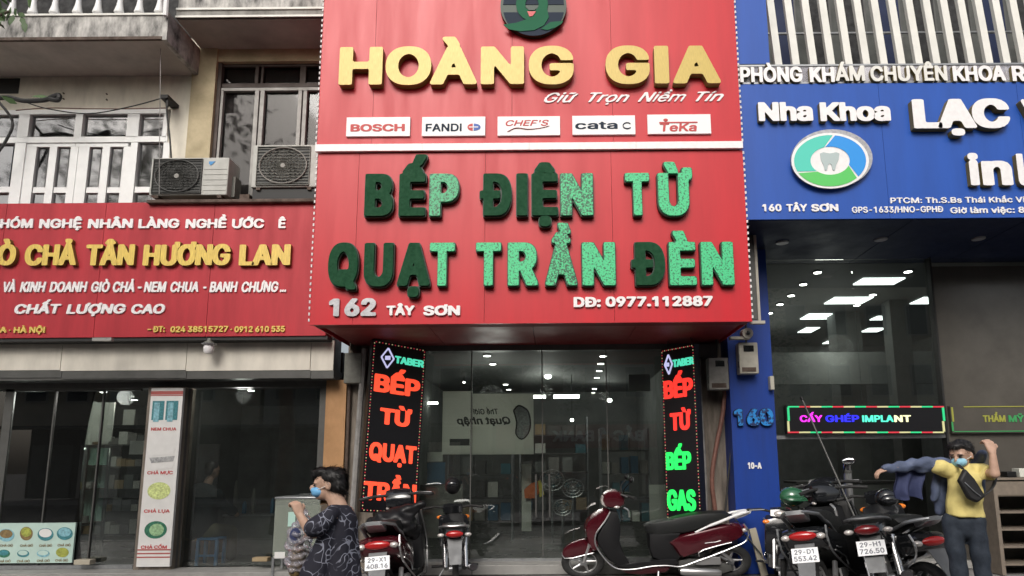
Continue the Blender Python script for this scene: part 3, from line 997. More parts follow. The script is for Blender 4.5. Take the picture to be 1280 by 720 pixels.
# ================================================================ SIGNS
# --- left sign
def sign_left():
    S = thing('shop_sign', 'long faded red sign with gold lettering over the shop on the left', 'sign', (-5, YL, 3))
    zt, zb = P(200, 253, YL).z, P(200, 421, YL).z
    edges = [-9.5] + [P(x, 337, YL).x for x in (-132, -1, 125, 241 + 22)] + [P(404, 337, YL).x + .5]
    xr = P(407, 415, YL).x
    edges[-1] = xr
    for a, b in zip(edges, edges[1:]):
        bx('panel', 'sign_red_old', S, a + .003, b - .003, YL, YL + .04, zb, zt)
    bx('backing', 'seam', S, -9.5, xr, YL + .041, YL + .3, zb + .01, zt - .01)
    bx('bottom_rail', 'black_gap', S, -9.5, xr + .02, YL + .02, YL + .3, zb - .05, zb - .002)
    bx('wall_bracket', 'black_gap', S, -9.5, xr + .02, YL + .3, YL + .5, zb + .02, zb + .1)
    L = lambda w, yb, yc, m, **k: lettering(w, yb, yc, YL, k.pop('d', .02), m, S, **k)
    L([('NHÓM', -13, 41), ('NGHỆ', 49, 102), ('NHÂN', 110, 166), ('LÀNG', 173, 224), ('NGHỀ', 232, 283), ('ƯỚC', 290, 330), ('Ê', 348, 357)], 285, 273.5, 'white_letter', bold=(.05, .035), split=True, step=.05)
    L([('GIÒ', -34, 20), ('CHẢ', 31, 96), ('TÂN', 107, 168), ('HƯƠNG', 179, 288), ('LAN', 299, 363)], 331.5, 305.5, 'gold_bright', bold=(.075, .03), split=True, d=.06, side='gold_edge')
    L([('VÀ', 4, 19), ('KINH', 25, 57), ('DOANH', 62, 109), ('GIÒ', 114, 137), ('CHẢ', 141, 168), ('-', 172, 177), ('NEM', 180, 208), ('CHUA', 213, 248), ('-', 254, 258), ('BANH', 262, 297), ('CHƯNG', 302, 348), ('...', 350, 358)], 365, 352, 'white_letter', bold=(.05, .03), split=True, shear=.14, step=.05)
    L([('CHẤT', 18, 76), ('LƯỢNG', 83, 157), ('CAO', 164, 206)], 392, 380, 'white_letter', bold=(.05, .035), split=True, shear=.12, step=.05)
    L([('ĐỐNG ĐA', -46, 8), ('-', 11, 13), ('HÀ NỘI', 17, 56)], 416, 408.5, 'yellow_old', bold=(.045, .035), step=.06, name='address')
    L([('-', 184, 189), ('ĐT:', 191, 206), ('024 38515727', 213, 285), ('-', 288, 290), ('0912 610 535', 293, 356)], 415, 407.5, 'yellow_old', bold=(.045, .035), step=.06, name='phone_number')
sign_left()
# --- middle signs
def bulbs(parent, x, y, z0, z1, m='white_letter', side=1):
    mb = MB(); n = int((z1 - z0) / .075)
    for i in range(n):
        z = z0 + (i + .5) * (z1 - z0) / n
        mb.tube([(x, y, z - .017), (x, y, z + .017)], .011, 5)
    return kind(mb.build('edge_lamps', m, parent), 'stuff')
def sign_upper():
    z1, z0 = 9.0, P(663, 181, YC).z
    xl, xr = P(396, 179, YC).x - .0, P(927.5, 179, YC).x
    S = thing('shop_sign', 'upper red sign board with gold shop name and five white brand plaques', 'sign', (0, YC, z0))
    js = [xl, P(468, 90, YC).x, P(640, 150, YC).x, P(766, 150, YC).x, xr]
    for a, b in zip(js, js[1:]): bx('panel', 'sign_red', S, a + .002, b - .002, YC, YC + .04, z0, z1)
    bx('frame', 'seam', S, xl + .01, xr - .01, YC + .041, YC + .3, z0 - .02, z1 - .01)
    bx('side_panel', 'sign_red', S, xl - .001, xl + .009, YC + .045, YW - .08, z0, z1)
    bx('side_panel', 'sign_red', S, xr - .009, xr + .001, YC + .045, YW - .08, z0, z1)
    bulbs(S, xl - .006, YC - .008, z0, z1); bulbs(S, xr + .006, YC - .008, z0, z1)
    zz, zb = P(663, 180.5, YC).z, P(663, 189, YC).z
    for i in range(4):
        a = xl + (xr - xl) * i / 4; b = xl + (xr - xl) * (i + 1) / 4
        bx('divider_strip', 'white_letter', S, a - .0, b - .003, YC - .045, YC - .002, zb, zz)
    for w in ('H', 424, 478), ('O', 482, 539), ('À', 538, 596), ('N', 601, 655), ('G', 661, 717), ('G', 757, 812), ('I', 818, 836), ('A', 841, 900):
        lettering([w], 107.5, 60.5, YC, .10, 'gold', S, bold=(.058, .034), split=True, side='gold_edge', step=.03, yslope=-.004)
    lettering([('Giữ', 680, 723), ('Trọn', 735, 787), ('Niềm', 797, 858), ('Tín', 869, 905)], 133.5, 121.5, YC, .015, 'white_letter', S, bold=(.022, .008), split=True, shear=.55, step=.05, yslope=-.008)
    # plaques
    def plaque(x0, y0, x1, y1):
        return pxbox('plaque', 'white_paint', S, x0, y0, x1, y1, YC - .03, .029)
    def lt(pq, w, yb, yc, m, **k):
        lettering(w, yb, yc, YC - .0305, .004, m, pq, step=.05, name='brand_name', **k)
    p = plaque(433, 146.5, 512.5, 170); lt(p, [('BOSCH', 438, 506)], 164, 155, 'poster_ink_red', bold=(.05, .03))
    p = plaque(527.5, 146, 606.5, 169.5); lt(p, [('FANDI', 532, 577)], 164, 154.5, 'logo_dark', bold=(.03, .02))
    c = P(591, 159, YC - .031); mb = MB()
    mb.prism([(c.x + .07 * math.cos(t), c.y, c.z + .05 * math.sin(t)) for t in [math.pi / 2 + math.pi * k / 10 for k in range(11)]], (0, -.004, 0)); mb.build('brand_mark', 'poster_ink_red', p, smooth=False)
    mb = MB(); mb.prism([(c.x + .012 + .09 * math.cos(t), c.y, c.z + .05 * math.sin(t)) for t in [-math.pi / 2 + math.pi * k / 10 for k in range(11)]], (0, -.004, 0)); o = mb.build('brand_mark', 'blue_sign', p, smooth=False)
    mb = MB().box(c.x - .05, c.x + .07, c.y - .006, c.y - .004, c.z - .006, c.z + .006); mb.build('brand_mark', 'white_paint', p, smooth=False)
    p = plaque(622, 145.5, 700, 169); lt(p, [("CHEF'S", 632, 686)], 157, 150, 'poster_ink_red', bold=(.02, .01), shear=.25)
    q = [P(x, y, YC - .034) for x, y in ((634, 165), (645, 160), (660, 161.5), (676, 160), (687, 157))]
    MB().tube(smoothpts(q, 4), [.004] + [.012] * 8 + [.009] * 7 + [.002], 6, flat=.3).build('brand_mark', 'poster_ink_red', p)
    p = plaque(715.5, 144.5, 794, 168); lt(p, [('cata', 719, 772)], 161, 151.5, 'logo_dark', bold=(.025, .015))
    c = P(784, 157, YC - .033)
    MB().tube([(c.x + .055 * math.cos(t), c.y, c.z + .042 * math.sin(t)) for t in [R(40 + 28 * k) for k in range(11)]], .008, 5).build('brand_mark', 'logo_dark', p)
    p = plaque(809.5, 143, 888.5, 167); lt(p, [('TeKa', 825, 871)], 164, 154, 'poster_ink_red', bold=(.03, .02), shear=.08)
    pxbox('brand_mark', 'poster_ink_red', p, 824, 152.2, 872, 153.6, YC - .036, .005)
    c = P(832, 150, YC - .033); MB().ell(c, (.03, .004, .022)).build('brand_mark', 'poster_ink_red', p)
    # round emblem at the top
    E = MB(); Yq = YC - .001
    def epoly(pts, d, m, nm, y=0):
        q = [P(x, yy, Yq - y) for x, yy in pts]
        n = MB(); n.prism(q, (0, -d, 0)); return n.build(nm, m, em, smooth=False)
    q = [P(667 + 41 * math.cos(t), 12 + 37 * math.sin(t) * (1 if math.sin(t) > 0 else 1), Yq) for t in [2 * math.pi * k / 40 for k in range(40)]]
    n = MB(); n.prism(q, (0, -.07, 0)); em = n.build('emblem', 'green_rim', S, smooth=False)
    q = lambda cx, cy, rx, ry, a0, a1, k=16: [(cx + rx * math.cos(R(a0 + (a1 - a0) * i / k)), cy + ry * math.sin(R(a0 + (a1 - a0) * i / k))) for i in range(k + 1)]
    epoly(q(667, 11, 38, 34, 8, 172), .006, 'logo_dark', 'emblem_field', .07)
    epoly(q(667, 6, 38, 33, 180, 360), .006, 'logo_dark', 'emblem_field', .07)
    epoly([(629, 31)] + [(645, 29), (660, 24), (664, 20)] + [(672, 18), (684, 12)] + [(686, 22), (680, 32), (668, 38), (650, 39.5), (636, 37)], .008, 'logo_green', 'emblem_swirl', .077)
    epoly([(676, 36.5), (688, 28), (704, 26.5), (702, 30), (694, 35), (684, 38)], .008, 'logo_green', 'emblem_leaf', .077)
    ring = MB(); n = 20; vs = []; fs = []
    for i in range(n):
        t = 2 * math.pi * i / n
        for rr in (1, .42):
            for dd in (0, .008):
                vs.append(P(665 + 20 * rr * math.cos(t), 5 + 21 * rr * math.sin(t), Yq - .078 - dd))
    for i in range(n):
        a = i * 4; b = ((i + 1) % n) * 4
        fs += [(a + 1, b + 1, b + 3, a + 3), (a, b, b + 1, a + 1), (a + 2, a + 3, b + 3, b + 2)]
    ring.add(vs, fs); ring.build('emblem_ring', 'logo_green', em, smooth=False)
    epoly([(657, 9), (672, 9), (668, 13), (661, 13)], .006, 'green_rim', 'emblem_mark', .088)
    epoly([(659, 14.5), (670, 14.5), (666, 20), (662, 21)], .006, 'sign_red', 'emblem_mark', .088)
sign_upper()
def sign_lower():
    z1, z0 = P(663, 190, YC).z, P(663, 402, YC).z
    xl, xr = P(392, 300, YC).x, P(934.5, 300, YC).x
    S = thing('shop_sign', 'lower red sign board with big green LED lettering and street number 162', 'sign', (0, YC, z0))
    js = [xl, P(445, 300, YC).x, P(606, 300, YC).x, P(766, 300, YC).x, xr]
    for a, b in zip(js, js[1:]): bx('panel', 'sign_red', S, a + .002, b - .002, YC, YC + .04, z0, z1)
    bx('frame', 'seam', S, xl + .01, xr - .01, YC + .041, YC + .3, z0 + .001, z1 - .001)
    bx('side_panel', 'sign_red', S, xl - .001, xl + .009, YC + .045, YW - .08, z0, z1)
    bx('side_panel', 'sign_red', S, xr - .009, xr + .001, YC + .045, YW - .08, z0, z1)
    bx('bottom_trim', 'sign_red', S, xl, xr, YC - .008, YC + .03, z0 - .022, z0 - .001)
    bulbs(S, xl - .006, YC - .008, z0, z1); bulbs(S, xr + .006, YC - .008, z0, z1)
    D = ('green_board', 'green_board')
    def big(ch, x0, x1, yb, yc, m):
        lettering([(ch, x0, x1)], yb, yc, YC, .10, m, S, bold=(.072, .036), split=True, rim='green_rim', step=.03, yslope=-.003)
    for a in (('B', 456, 491, 'green_board'), ('Ế', 499, 532, 'green_board'), ('P', 537, 573, 'led_dim'), ('Đ', 600, 639, 'green_board'), ('I', 646, 659, 'green_board'), ('Ệ', 665, 697, 'green_board'),
              ('N', 701, 741, 'led_half'), ('T', 782, 812, 'led_mint'), ('Ừ', 823, 866, 'led_mint')):
        big(a[0], a[1], a[2], 271, 218.5, a[3])
    for a in (('Q', 410, 447, 'green_board'), ('U', 455, 491, 'green_board'), ('Ạ', 497, 537, 'green_board'), ('T', 537, 568, 'led_mint'), ('T', 595, 626, 'led_mint'), ('R', 635, 672, 'led_mint'), ('Ầ', 682, 721, 'led_half'),
              ('N', 728, 769, 'led_mint'), ('Đ', 790, 831, 'green_board'), ('È', 837, 870, 'led_mint'), ('N', 877, 917, 'led_mint')):
        big(a[0], a[1], a[2], 358.5, 305, a[3])
    L = lambda w, yb, yc, m, **k: lettering(w, yb, yc, YC, .03, m, S, split=True, step=.045, **k)
    L([('162', 411, 470)], 395, 373, 'silver_letter', bold=(.065, .04))
    L([('TÂY', 483, 518), ('SƠN', 529, 575)], 394, 382, 'white_letter', bold=(.055, .04))
    L([('DĐ:', 717, 751), ('0977.112887', 757, 891)], 391, 378.5, 'white_letter', bold=(.06, .04), yslope=-.01)
sign_lower()
# --- right sign
def sign_right():
    z1, z0 = P(1110, 104, YR).z, P(1110, 273, YR).z
    xl = P(926, 200, YR).x; xr = 9.0
    S = thing('clinic_sign', 'blue dental clinic sign board with white letters and round tooth emblem', 'sign', (4, YR, z0))
    js = [xl, P(1106, 200, YR).x, P(1282, 200, YR).x, xr]
    for a, b in zip(js, js[1:]): bx('panel', 'blue_sign', S, a + .002, b - .002, YR, YR + .04, z0, z1)
    bx('frame', 'blue_dark', S, xl + .01, xr, YR + .041, YR + .3, z0 + .001, z1 - .001)
    a, b, c, d = rect(922, 78, 1300, 104, YR)
    bx('letter_rail', 'clear_plastic', S, a - .02, xr, YR + .03, YR + .045, c + .003, d)
    for yy in (79.5, 101.5):
        z = P(1110, yy, YR).z; bx('rail_bar', 'alu', S, xl, xr, YR + .02, YR + .05, z - .012, z + .012)
    lettering([('PHÒNG', 925, 1003), ('KH', 1012, 1043)], 100.5, 81.5, YR + .02, .05, 'white_letter', S, bold=(.05, .035), split=True, step=.04, yslope=.002, side='gold_edge')
    lettering([('ÁM', 1044, 1081), ('CHUYÊN', 1088, 1184)], 101, 82, YR + .02, .05, 'white_old', S, bold=(.04, .03), split=True, step=.04, side='gold_edge')
    lettering([('KHOA', 1191, 1257), ('RĂNG', 1265, 1338)], 101, 82, YR + .02, .05, 'white_letter', S, bold=(.05, .035), split=True, step=.04, side='gold_edge')
    lettering([('Nha', 948, 1016), ('Khoa', 1025, 1113)], 151, 127.5, YR, .07, 'white_letter', S, bold=(.06, .035), split=True, side='gold_edge', step=.035)
    lettering([('LẠC', 1141, 1262), ('VIỆT', 1278, 1400)], 160, 123.5, YR, .09, 'white_letter', S, bold=(.075, .04), split=True, side='gold_edge', step=.035)
    lettering([('i', 1211, 1224), ('n', 1227, 1265), ('l', 1272, 1284), ('ay', 1290, 1370)], 231.5, 192, YR, .07, 'white_letter', S, bold=(.06, .03), split=True, side='gold_edge', step=.035)
    lettering([('160', 953, 977), ('TÂY', 983, 1009), ('SƠN', 1014, 1048)], 264, 255, YR, .015, 'white_letter', S, bold=(.045, .035), split=True, step=.05)
    lettering([('PTCM: Th.S.Bs Thái Khắc Vinh', 1113, 1296)], 248.5, 241.5, YR, .012, 'white_letter', S, bold=(.025, .02), step=.06, name='small_print', yslope=.004)
    lettering([('GPS-1633/HNO-GPHĐ', 1065, 1179), ('Giờ làm việc: 8h - 19h', 1188, 1330)], 261, 253.5, YR, .012, 'white_letter', S, bold=(.03, .02), step=.06, name='small_print', yslope=.004)
    # tooth emblem
    def arc(cx, cy, rx, ry, a0, a1, k): return [(cx + rx * math.cos(R(a0 + (a1 - a0) * i / k)), cy - ry * math.sin(R(a0 + (a1 - a0) * i / k))) for i in range(k + 1)]
    cx, cy = 1037.5, 201
    def disc(rx, ry, y, d, m, nm, par):
        n = MB(); n.prism([P(x, yy, YR - y) for x, yy in arc(cx, cy, rx, ry, 0, 360, 40)[:-1]], (0, -d, 0)); return n.build(nm, m, par, smooth=False)
    em = disc(50, 36, 0, .07, 'silver_letter', 'emblem', S)
    disc(48.5, 34.8, .07, .004, 'white_letter', 'emblem_ring', em)
    def sector(a0, a1, m):
        o = arc(cx, cy, 45, 32, a0, a1, 16); i_ = arc(cx, cy, 24.5, 17.5, a0 + 22, a1 + 22, 16)[::-1]
        vs = []; fs = []
        m_ = len(o)
        pts = [P(x, y, YR - .0745) for x, y in o] + [P(x, y, YR - .0745) for x, y in i_[::-1]]
        top = [q + Vector((0, -.004, 0)) for q in pts]
        n = MB(); n.add(top, [(k, k + 1, m_ + k + 1, m_ + k) for k in range(m_ - 1)]); n.build('emblem_sector', m, em, smooth=False)
    sector(-38, 82, 'azure_logo'); sector(86, 205, 'teal_logo'); sector(209, 318, 'green_logo')
    tooth = [(1025, 192), (1029, 190.5), (1037, 192), (1045, 190.5), (1049, 192), (1048, 200), (1045, 206), (1043.5, 213), (1041, 213), (1039, 206), (1037, 204.5), (1035, 206), (1033.5, 213), (1031, 213), (1029, 206), (1026, 200)]
    n = MB(); n.prism([P(x, y, YR - .076) for x, y in tooth], (0, -.006, 0)); n.build('tooth', 'tooth_grey', em, smooth=False)
sign_right()
# --- hanging LED boxes
def led_box(tl_, tr_, br_, bl_, Yl, Yr, label, lines, swapped=False):
    TL = P(*tl_, Yl); TR = P(*tr_, Yr)
    BL = P(*bl_, Yl); BR = P(*br_, Yr)
    U = (TR - TL); W = (BL - TL)
    N = W.cross(U).normalized()
    if N.y > 0: N = -N
    O = TL
    S = thing('led_sign', label, 'sign', (TL + TR + BL + BR) / 4)
    MB().prism([O, O + U, O + U + W, O + W], -N * .12).build('case', 'led_board', S, smooth=False)
    # frame of small lamps
    def run(a, b, n, off=0):
        for i in range(n):
            p = O + U * (a[0] + (b[0] - a[0]) * (i + .5) / n) + W * (a[1] + (b[1] - a[1]) * (i + .5) / n) + N * .006
            (mbs[(i + off) % 2]).ell(p, (.0085, .0085, .0085), 5, 4)
    mbs = [MB(), MB()]
    e = .035; ev = .012
    run((e, ev), (1 - e, ev), 16); run((1 - e, ev), (1 - e, 1 - ev), 58); run((1 - e, 1 - ev), (e, 1 - ev), 16); run((e, 1 - ev), (e, ev), 58)
    kind(mbs[0].build('border_lamps', 'led_edge_red', S), 'stuff'); kind(mbs[1].build('border_lamps', 'led_edge_pale', S), 'stuff')
    for txt, u0, u1, v0, v1, m in lines:
        lettering([(txt, u0, u1)], v1, v0, 0, .016, m, S, bold=(.06, .04), split=True, step=.05, frame=(O, U, W, N), name='letter')
    c = O + U * ((lines[0][1]) - .145) + W * ((lines[0][3] + lines[0][4]) / 2) + N * .008
    u = U.normalized(); w = W.normalized()
    d = .12 * U.length
    q = [c + w * -.14 + u * .01, c + u * d * 1.05, c + w * .14 + u * .01, c - u * d * .85]
    mb = MB()
    for i in range(4): mb.tube([q[i], q[(i + 1) % 4]], .012, 6)
    mb.box(c.x - d * .6, c.x + d * .5, c.y - .006, c.y + .006, c.z - .028, c.z + .028)
    mb.build('diamond_mark', 'led_lilac', S)
    for k in (.15, .85):
        p = O + U * k - N * .06
        MB().tube([p, p + Vector((0, .02, .35))], .006, 5).build('hanging_wire', 'cable', S)
led_box((466, 424), (533, 436.5), (526, 652), (450, 640), 8.75, 9.15, 'black LED box with red lettering hanging left of the shop door', [
    ('TABER', .42, .965, .075, .118, 'led_teal'), ('BẾP', .08, .92, .20, .305, 'led_red'), ('TỪ', .22, .80, .395, .49, 'led_red'),
    ('QUẠT', .08, .93, .60, .705, 'led_red'), ('TRẦN', .03, .97, .825, .93, 'led_red')])
led_box((826, 437), (867.5, 429), (880, 651), (834, 655), 9.15, 8.75, 'black LED box with red and green lettering hanging right of the shop door', [
    ('TABER', .36, .97, .075, .118, 'led_teal'), ('BẾP', .06, .92, .19, .295, 'led_red2'), ('TỪ', .22, .82, .38, .48, 'led_red2'),
    ('BẾP', .05, .78, .60, .70, 'led_green'), ('GAS', .04, .86, .81, .925, 'led_green')])
# --- LED strip of the clinic
def led_strip():
    Y = YW - .05
    S = thing('led_sign', 'wide black LED strip with multicoloured border over the clinic entrance', 'sign', P(1082, 524, Y))
    pxbox('case', 'led_board', S, 983, 506, 1182, 542, Y, .1)
    xs = np.linspace(985, 1180, 15); cm = ['led_edge_green', 'led_edge_red', 'led_edge_pale']
    for k, yy in ((0, 507.5), (1, 539.5)):
        for i in range(14):
            pxbox('border_lamp', cm[(i + k) % 3], S, xs[i], yy, xs[i + 1], yy + 1.8, Y - .012, .012)
    for k, (x0, x1) in enumerate(((984.5, 987), (1178.5, 1181))):
        pxbox('border_lamp', cm[0], S, x0, 509.3, x1, 526, Y - .012, .012)
        pxbox('border_lamp', cm[2], S, x0, 526.3, x1, 539.5, Y - .012, .012)
    for t, a, b, m in (('CẤY', 1000, 1028, 'led_magenta'), ('GHÉP', 1032, 1074, 'led_blue'), ('IMPLA', 1078, 1117, 'led_teal'), ('NT', 1118, 1139, 'led_cream')):
        lettering([(t, a, b)], 527.5, 519, Y, .01, m, S, bold=(.04, .03), step=.06, split=True)
    Y2 = YW - .03
    S = thing('led_sign', 'dim LED strip with yellow green lettering at the right edge by the brown panel', 'sign', P(1250, 524, Y2))
    pxbox('case', 'brown_panel', S, 1189, 507, 1330, 541, Y2, .06)
    pxbox('border_lamp', 'led_yellow_dim', S, 1190, 509, 1192, 527, Y2 - .01, .01); pxbox('border_lamp', 'led_green_dim', S, 1190, 527.3, 1192, 539, Y2 - .01, .01)
    pxbox('border_lamp', 'led_yellow_dim', S, 1205, 507.5, 1330, 508.6, Y2 - .01, .01); pxbox('border_lamp', 'led_green_dim', S, 1193, 538.4, 1330, 539.5, Y2 - .01, .01)
    lettering([('THẨM', 1229, 1257)], 527.5, 519, Y2, .01, 'led_yellow_dim', S, bold=(.04, .03), step=.06, split=True)
    lettering([('MỸ', 1261, 1280)], 527.5, 519, Y2, .01, 'led_green_dim', S, bold=(.04, .03), step=.06, split=True)
led_strip()

# ================================================================ FITTINGS ON THE FACADES
def ac_unit(label, x0, y0, x1, y1, Y, gx0, gx1, dep, logo=False):
    X0, X1, Z0, Z1 = rect(x0, y0, x1, y1, Y)
    A = thing('air_conditioner', label, 'air conditioner', ((X0 + X1) / 2, Y, Z0), 'outdoor air conditioner units on the ledge')
    bx('case', 'ac_white', A, X0, X1, Y, Y + dep, Z0, Z1, bevel=.012)
    ga, gb = rect(gx0, y0, gx1, y1, Y)[:2]
    h = Z1 - Z0
    gz0, gz1 = Z0 + .05 * h, Z1 - .06 * h
    bx('fan_recess', 'ac_dark', A, ga, gb, Y - .004, Y - .001, gz0, gz1)
    cx, cz = (ga + gb) / 2, (gz0 + gz1) / 2
    rx, rz = (gb - ga) * .44, (gz1 - gz0) * .46
    n = MB()
    for k in range(7):
        a = 2 * math.pi * k / 3 + .4
    for k in range(3):
        a = 2 * math.pi * k / 3 + .4
        pts = [(cx + rx * r * math.cos(a + t), Y - .008 + .0, cz + rz * r * math.sin(a + t)) for r, t in ((.15, 0), (.9, -.35), (.95, .5), (.2, .7))]
        n.prism(pts, (0, -.004, 0))
    n.build('fan', 'ac_dark', A, smooth=False)
    g = MB()
    for k in range(1, 8):
        f = k / 7
        g.tube([(cx + rx * f * math.cos(t), Y - .022, cz + rz * f * math.sin(t)) for t in [2 * math.pi * i / 28 for i in range(29)]], .0045, 4, cap=False)
    for k in range(14):
        t = math.pi * k / 14
        g.tube([(cx - rx * math.cos(t), Y - .024, cz - rz * math.sin(t)), (cx + rx * math.cos(t), Y - .024, cz + rz * math.sin(t))], .0035, 4)
    for k in range(12):
        z = gz0 + (gz1 - gz0) * (k + .5) / 12
        g.box(ga, gb, Y - .018, Y - .012, z - .004, z + .004)
    g.box(ga - .008, ga, Y - .022, Y, gz0, gz1); g.box(gb, gb + .008, Y - .022, Y, gz0, gz1)
    g.box(ga - .008, gb + .008, Y - .022, Y, gz0 - .008, gz0); g.box(ga - .008, gb + .008, Y - .022, Y, gz1, gz1 + .008)
    g.build('grille', 'ac_grille' if logo else 'ac_grey', A, smooth=False)
    MB().tube([(cx + rx * 1.03 * math.cos(t), Y - .026, cz + rz * 1.03 * math.sin(t)) for t in [2 * math.pi * i / 36 for i in range(37)]], .010, 6, cap=False).build('fan_ring', 'metal_dark' if logo else 'box_grey', A)
    MB().tube([(cx, Y - .03, cz), (cx, Y - .02, cz)], .035, 14).build('fan_hub', 'box_grey', A)
    if logo:
        q = P(265.5, 204.5, Y - .004)
        MB().prism([q + Vector((-.05, 0, .035)), q + Vector((.045, 0, .035)), q + Vector((-.02, 0, -.03)), q + Vector((-.05, 0, -.0))], (0, -.003, 0)).build('badge', 'ac_logo', A, smooth=False)
        for k in range(5):
            z = Z0 + h * (.12 + .14 * k); bx('louvre', 'ac_white', A, gb + .03, X1 - .02, Y - .006, Y, z, z + .01)
        bx('service_cover', 'ac_grey', A, X1, X1 + .05, Y + .12, Y + dep - .04, Z0 + .02, Z0 + .34)
    bx('foot', 'rust', A, X0 + .08, X0 + .14, Y, Y + dep, Z0 - .04, Z0)
    bx('foot', 'rust', A, X1 - .14, X1 - .08, Y, Y + dep, Z0 - .04, Z0)
    return A
ac_unit('white outdoor air conditioner with blue badge, left one on the ledge over the red sign', 188, 197, 285, 244, 8.85, 192, 252, .34, True)
ac_unit('pale outdoor air conditioner with round fan guard right beside the tall red sign', 315, 181, 397, 234, 8.95, 322, 387, .34)
def ledge():
    X0, X1, Z0, Z1 = rect(183, 246, 398, 252, 8.75)
    L = thing('ledge', 'stained concrete ledge carrying two air conditioners above the left sign', 'ledge', ((X0 + X1) / 2, 8.75, Z0))
    bx('slab', 'rust', L, X0, X1, 8.75, YW, Z0 - .01, Z1 - .03, bevel=.01)
    a = P(316, 240, 8.98).x; b = P(398, 240, 8.98).x
    bx('bracket', 'black_gap', L, a, b, 8.98, YW - .02, Z1 - .028, P(350, 236.5, 8.98).z)
    bx('bracket', 'rust', L, P(300, 240, 9.0).x, P(312, 240, 9.0).x, 9.0, YW, Z1 - .028, Z1 + .15)
ledge()
def wall_lamp():
    Y = 8.85
    q = P(262, 423, Y)
    A = thing('wall_lamp', 'small white jar lamp hanging under the left red sign', 'lamp', q)
    u = lambda z, r: ((q.x, Y, q.z - z), r * 1.2)
    prof = [u(.0, .02), u(.045, .03), u(.05, .05), u(.075, .062)]
    MB().tube([p for p, r in prof], [r for p, r in prof], 14).build('cap', 'ac_grey', A)
    MB().tube([(q.x, Y, q.z - .077), (q.x, Y, q.z - .09)], [.10, .095], 14).build('rim', 'silver_letter', A)
    prof = [u(.091, .05), u(.13, .058), u(.19, .055), u(.215, .04)]
    MB().tube([p for p, r in prof], [r for p, r in prof], 14).build('jar', 'white_letter', A)
    MB().tube([(q.x, Y, q.z + .0), (q.x, Y + .06, q.z + .045)], .012, 6).build('arm', 'ac_dark', A)
wall_lamp()
o = pxbox('fluorescent_fitting', 'window_grey', None, 115, 422, 139, 426, 8.64, .05); tag(o, 'short pale fitting tucked under the bottom edge of the left red sign', 'lamp')
def meters():
    def meter(label, x0, y0, x1, y1, Y, m, win):
        X0, X1, Z0, Z1 = rect(x0, y0, x1, y1, Y)
        A = thing('meter_box', label, 'meter box', ((X0 + X1) / 2, Y, Z0), 'meter boxes beside the blue pillar')
        bx('case', m, A, X0, X1, Y, Y + .16, Z0, Z1, bevel=.012)
        w, h = X1 - X0, Z1 - Z0
        bx('meter_window', 'black_gloss', A, X0 + w * win[0], X0 + w * win[2], Y - .006, Y + .001, Z1 - h * win[3], Z1 - h * win[1])
        bx('seal_plate', 'rust', A, X0 + w * .12, X0 + w * .85, Y - .005, Y + .001, Z0 + h * .06, Z0 + h * .2)
        bx('hinge', 'ac_dark', A, X0 - .006, X0 + .004, Y + .02, Y + .05, Z0 + h * .2, Z0 + h * .4)
        MB().tube([((X0 + X1) / 2, Y + .08, Z1), ((X0 + X1) / 2 + .02, Y + .1, Z1 + .4)], .014, 6).build('conduit', 'cable', A)
        return A
    meter('beige electricity meter box with dark window high on the blue pillar', 924, 428, 948, 467, 8.82, 'box_beige', (.25, .1, .78, .3))
    meter('grimy grey meter box between the right LED box and the blue pillar', 886, 447, 911, 487, 8.95, 'box_grey', (.35, .1, .8, .28))
    A = thing('security_camera', 'grey bracket camera under the right corner of the red sign', 'camera', P(925, 424, 8.7))
    q = P(934, 417, 8.7)
    MB().tube([q + Vector((0, -.03, 0)), q + Vector((0, .12, .02))], [.075, .07], 14).build('housing', 'box_beige', A)
    MB().ell(q + Vector((0, -.035, 0)), (.035, .01, .03)).build('lens', 'black_gloss', A)
    a = P(913, 422, 8.7); b = P(938, 424, 8.7)
    MB().box(a.x, b.x, 8.7, 8.78, a.z - .02, a.z + .015).build('bracket', 'box_beige', A, smooth=False)
    A = pxbox('switch_box', 'box_beige', None, 963, 470, 968, 487, 8.9, .1, bevel=.006); tag(A, 'narrow pale switch box on the right edge of the blue pillar', 'switch box')
    A = pxbox('vent_box', 'metal_dark', None, 870, 430, 895, 447, 9.2, .14, bevel=.008); tag(A, 'dark brown vent box above the grimy grey meter box', 'box')
    A = pxbox('junction_box', 'ac_grey', None, 430, 441, 452, 479, 9.15, .15, bevel=.01); tag(A, 'grey junction box left of the red lettered LED box', 'junction box')
meters()
def numbers():
    Y = 8.995
    S = thing('house_number', 'glowing cyan house number on the blue pillar', 'house number', P(942, 520, Y))
    lettering([('160', 918, 967)], 532, 511, Y, .05, 'led_cyan', S, bold=(.07, .04), split=True, step=.04, rim='blue_dark', mats=['led_cyan'])
    S = thing('number_plate', 'small white number lettering lower down on the blue pillar', 'number', P(944, 582, Y))
    lettering([('10-A', 935, 952)], 586, 578, Y, .01, 'white_letter', S, bold=(.07, .05), step=.06, name='lettering')
numbers()
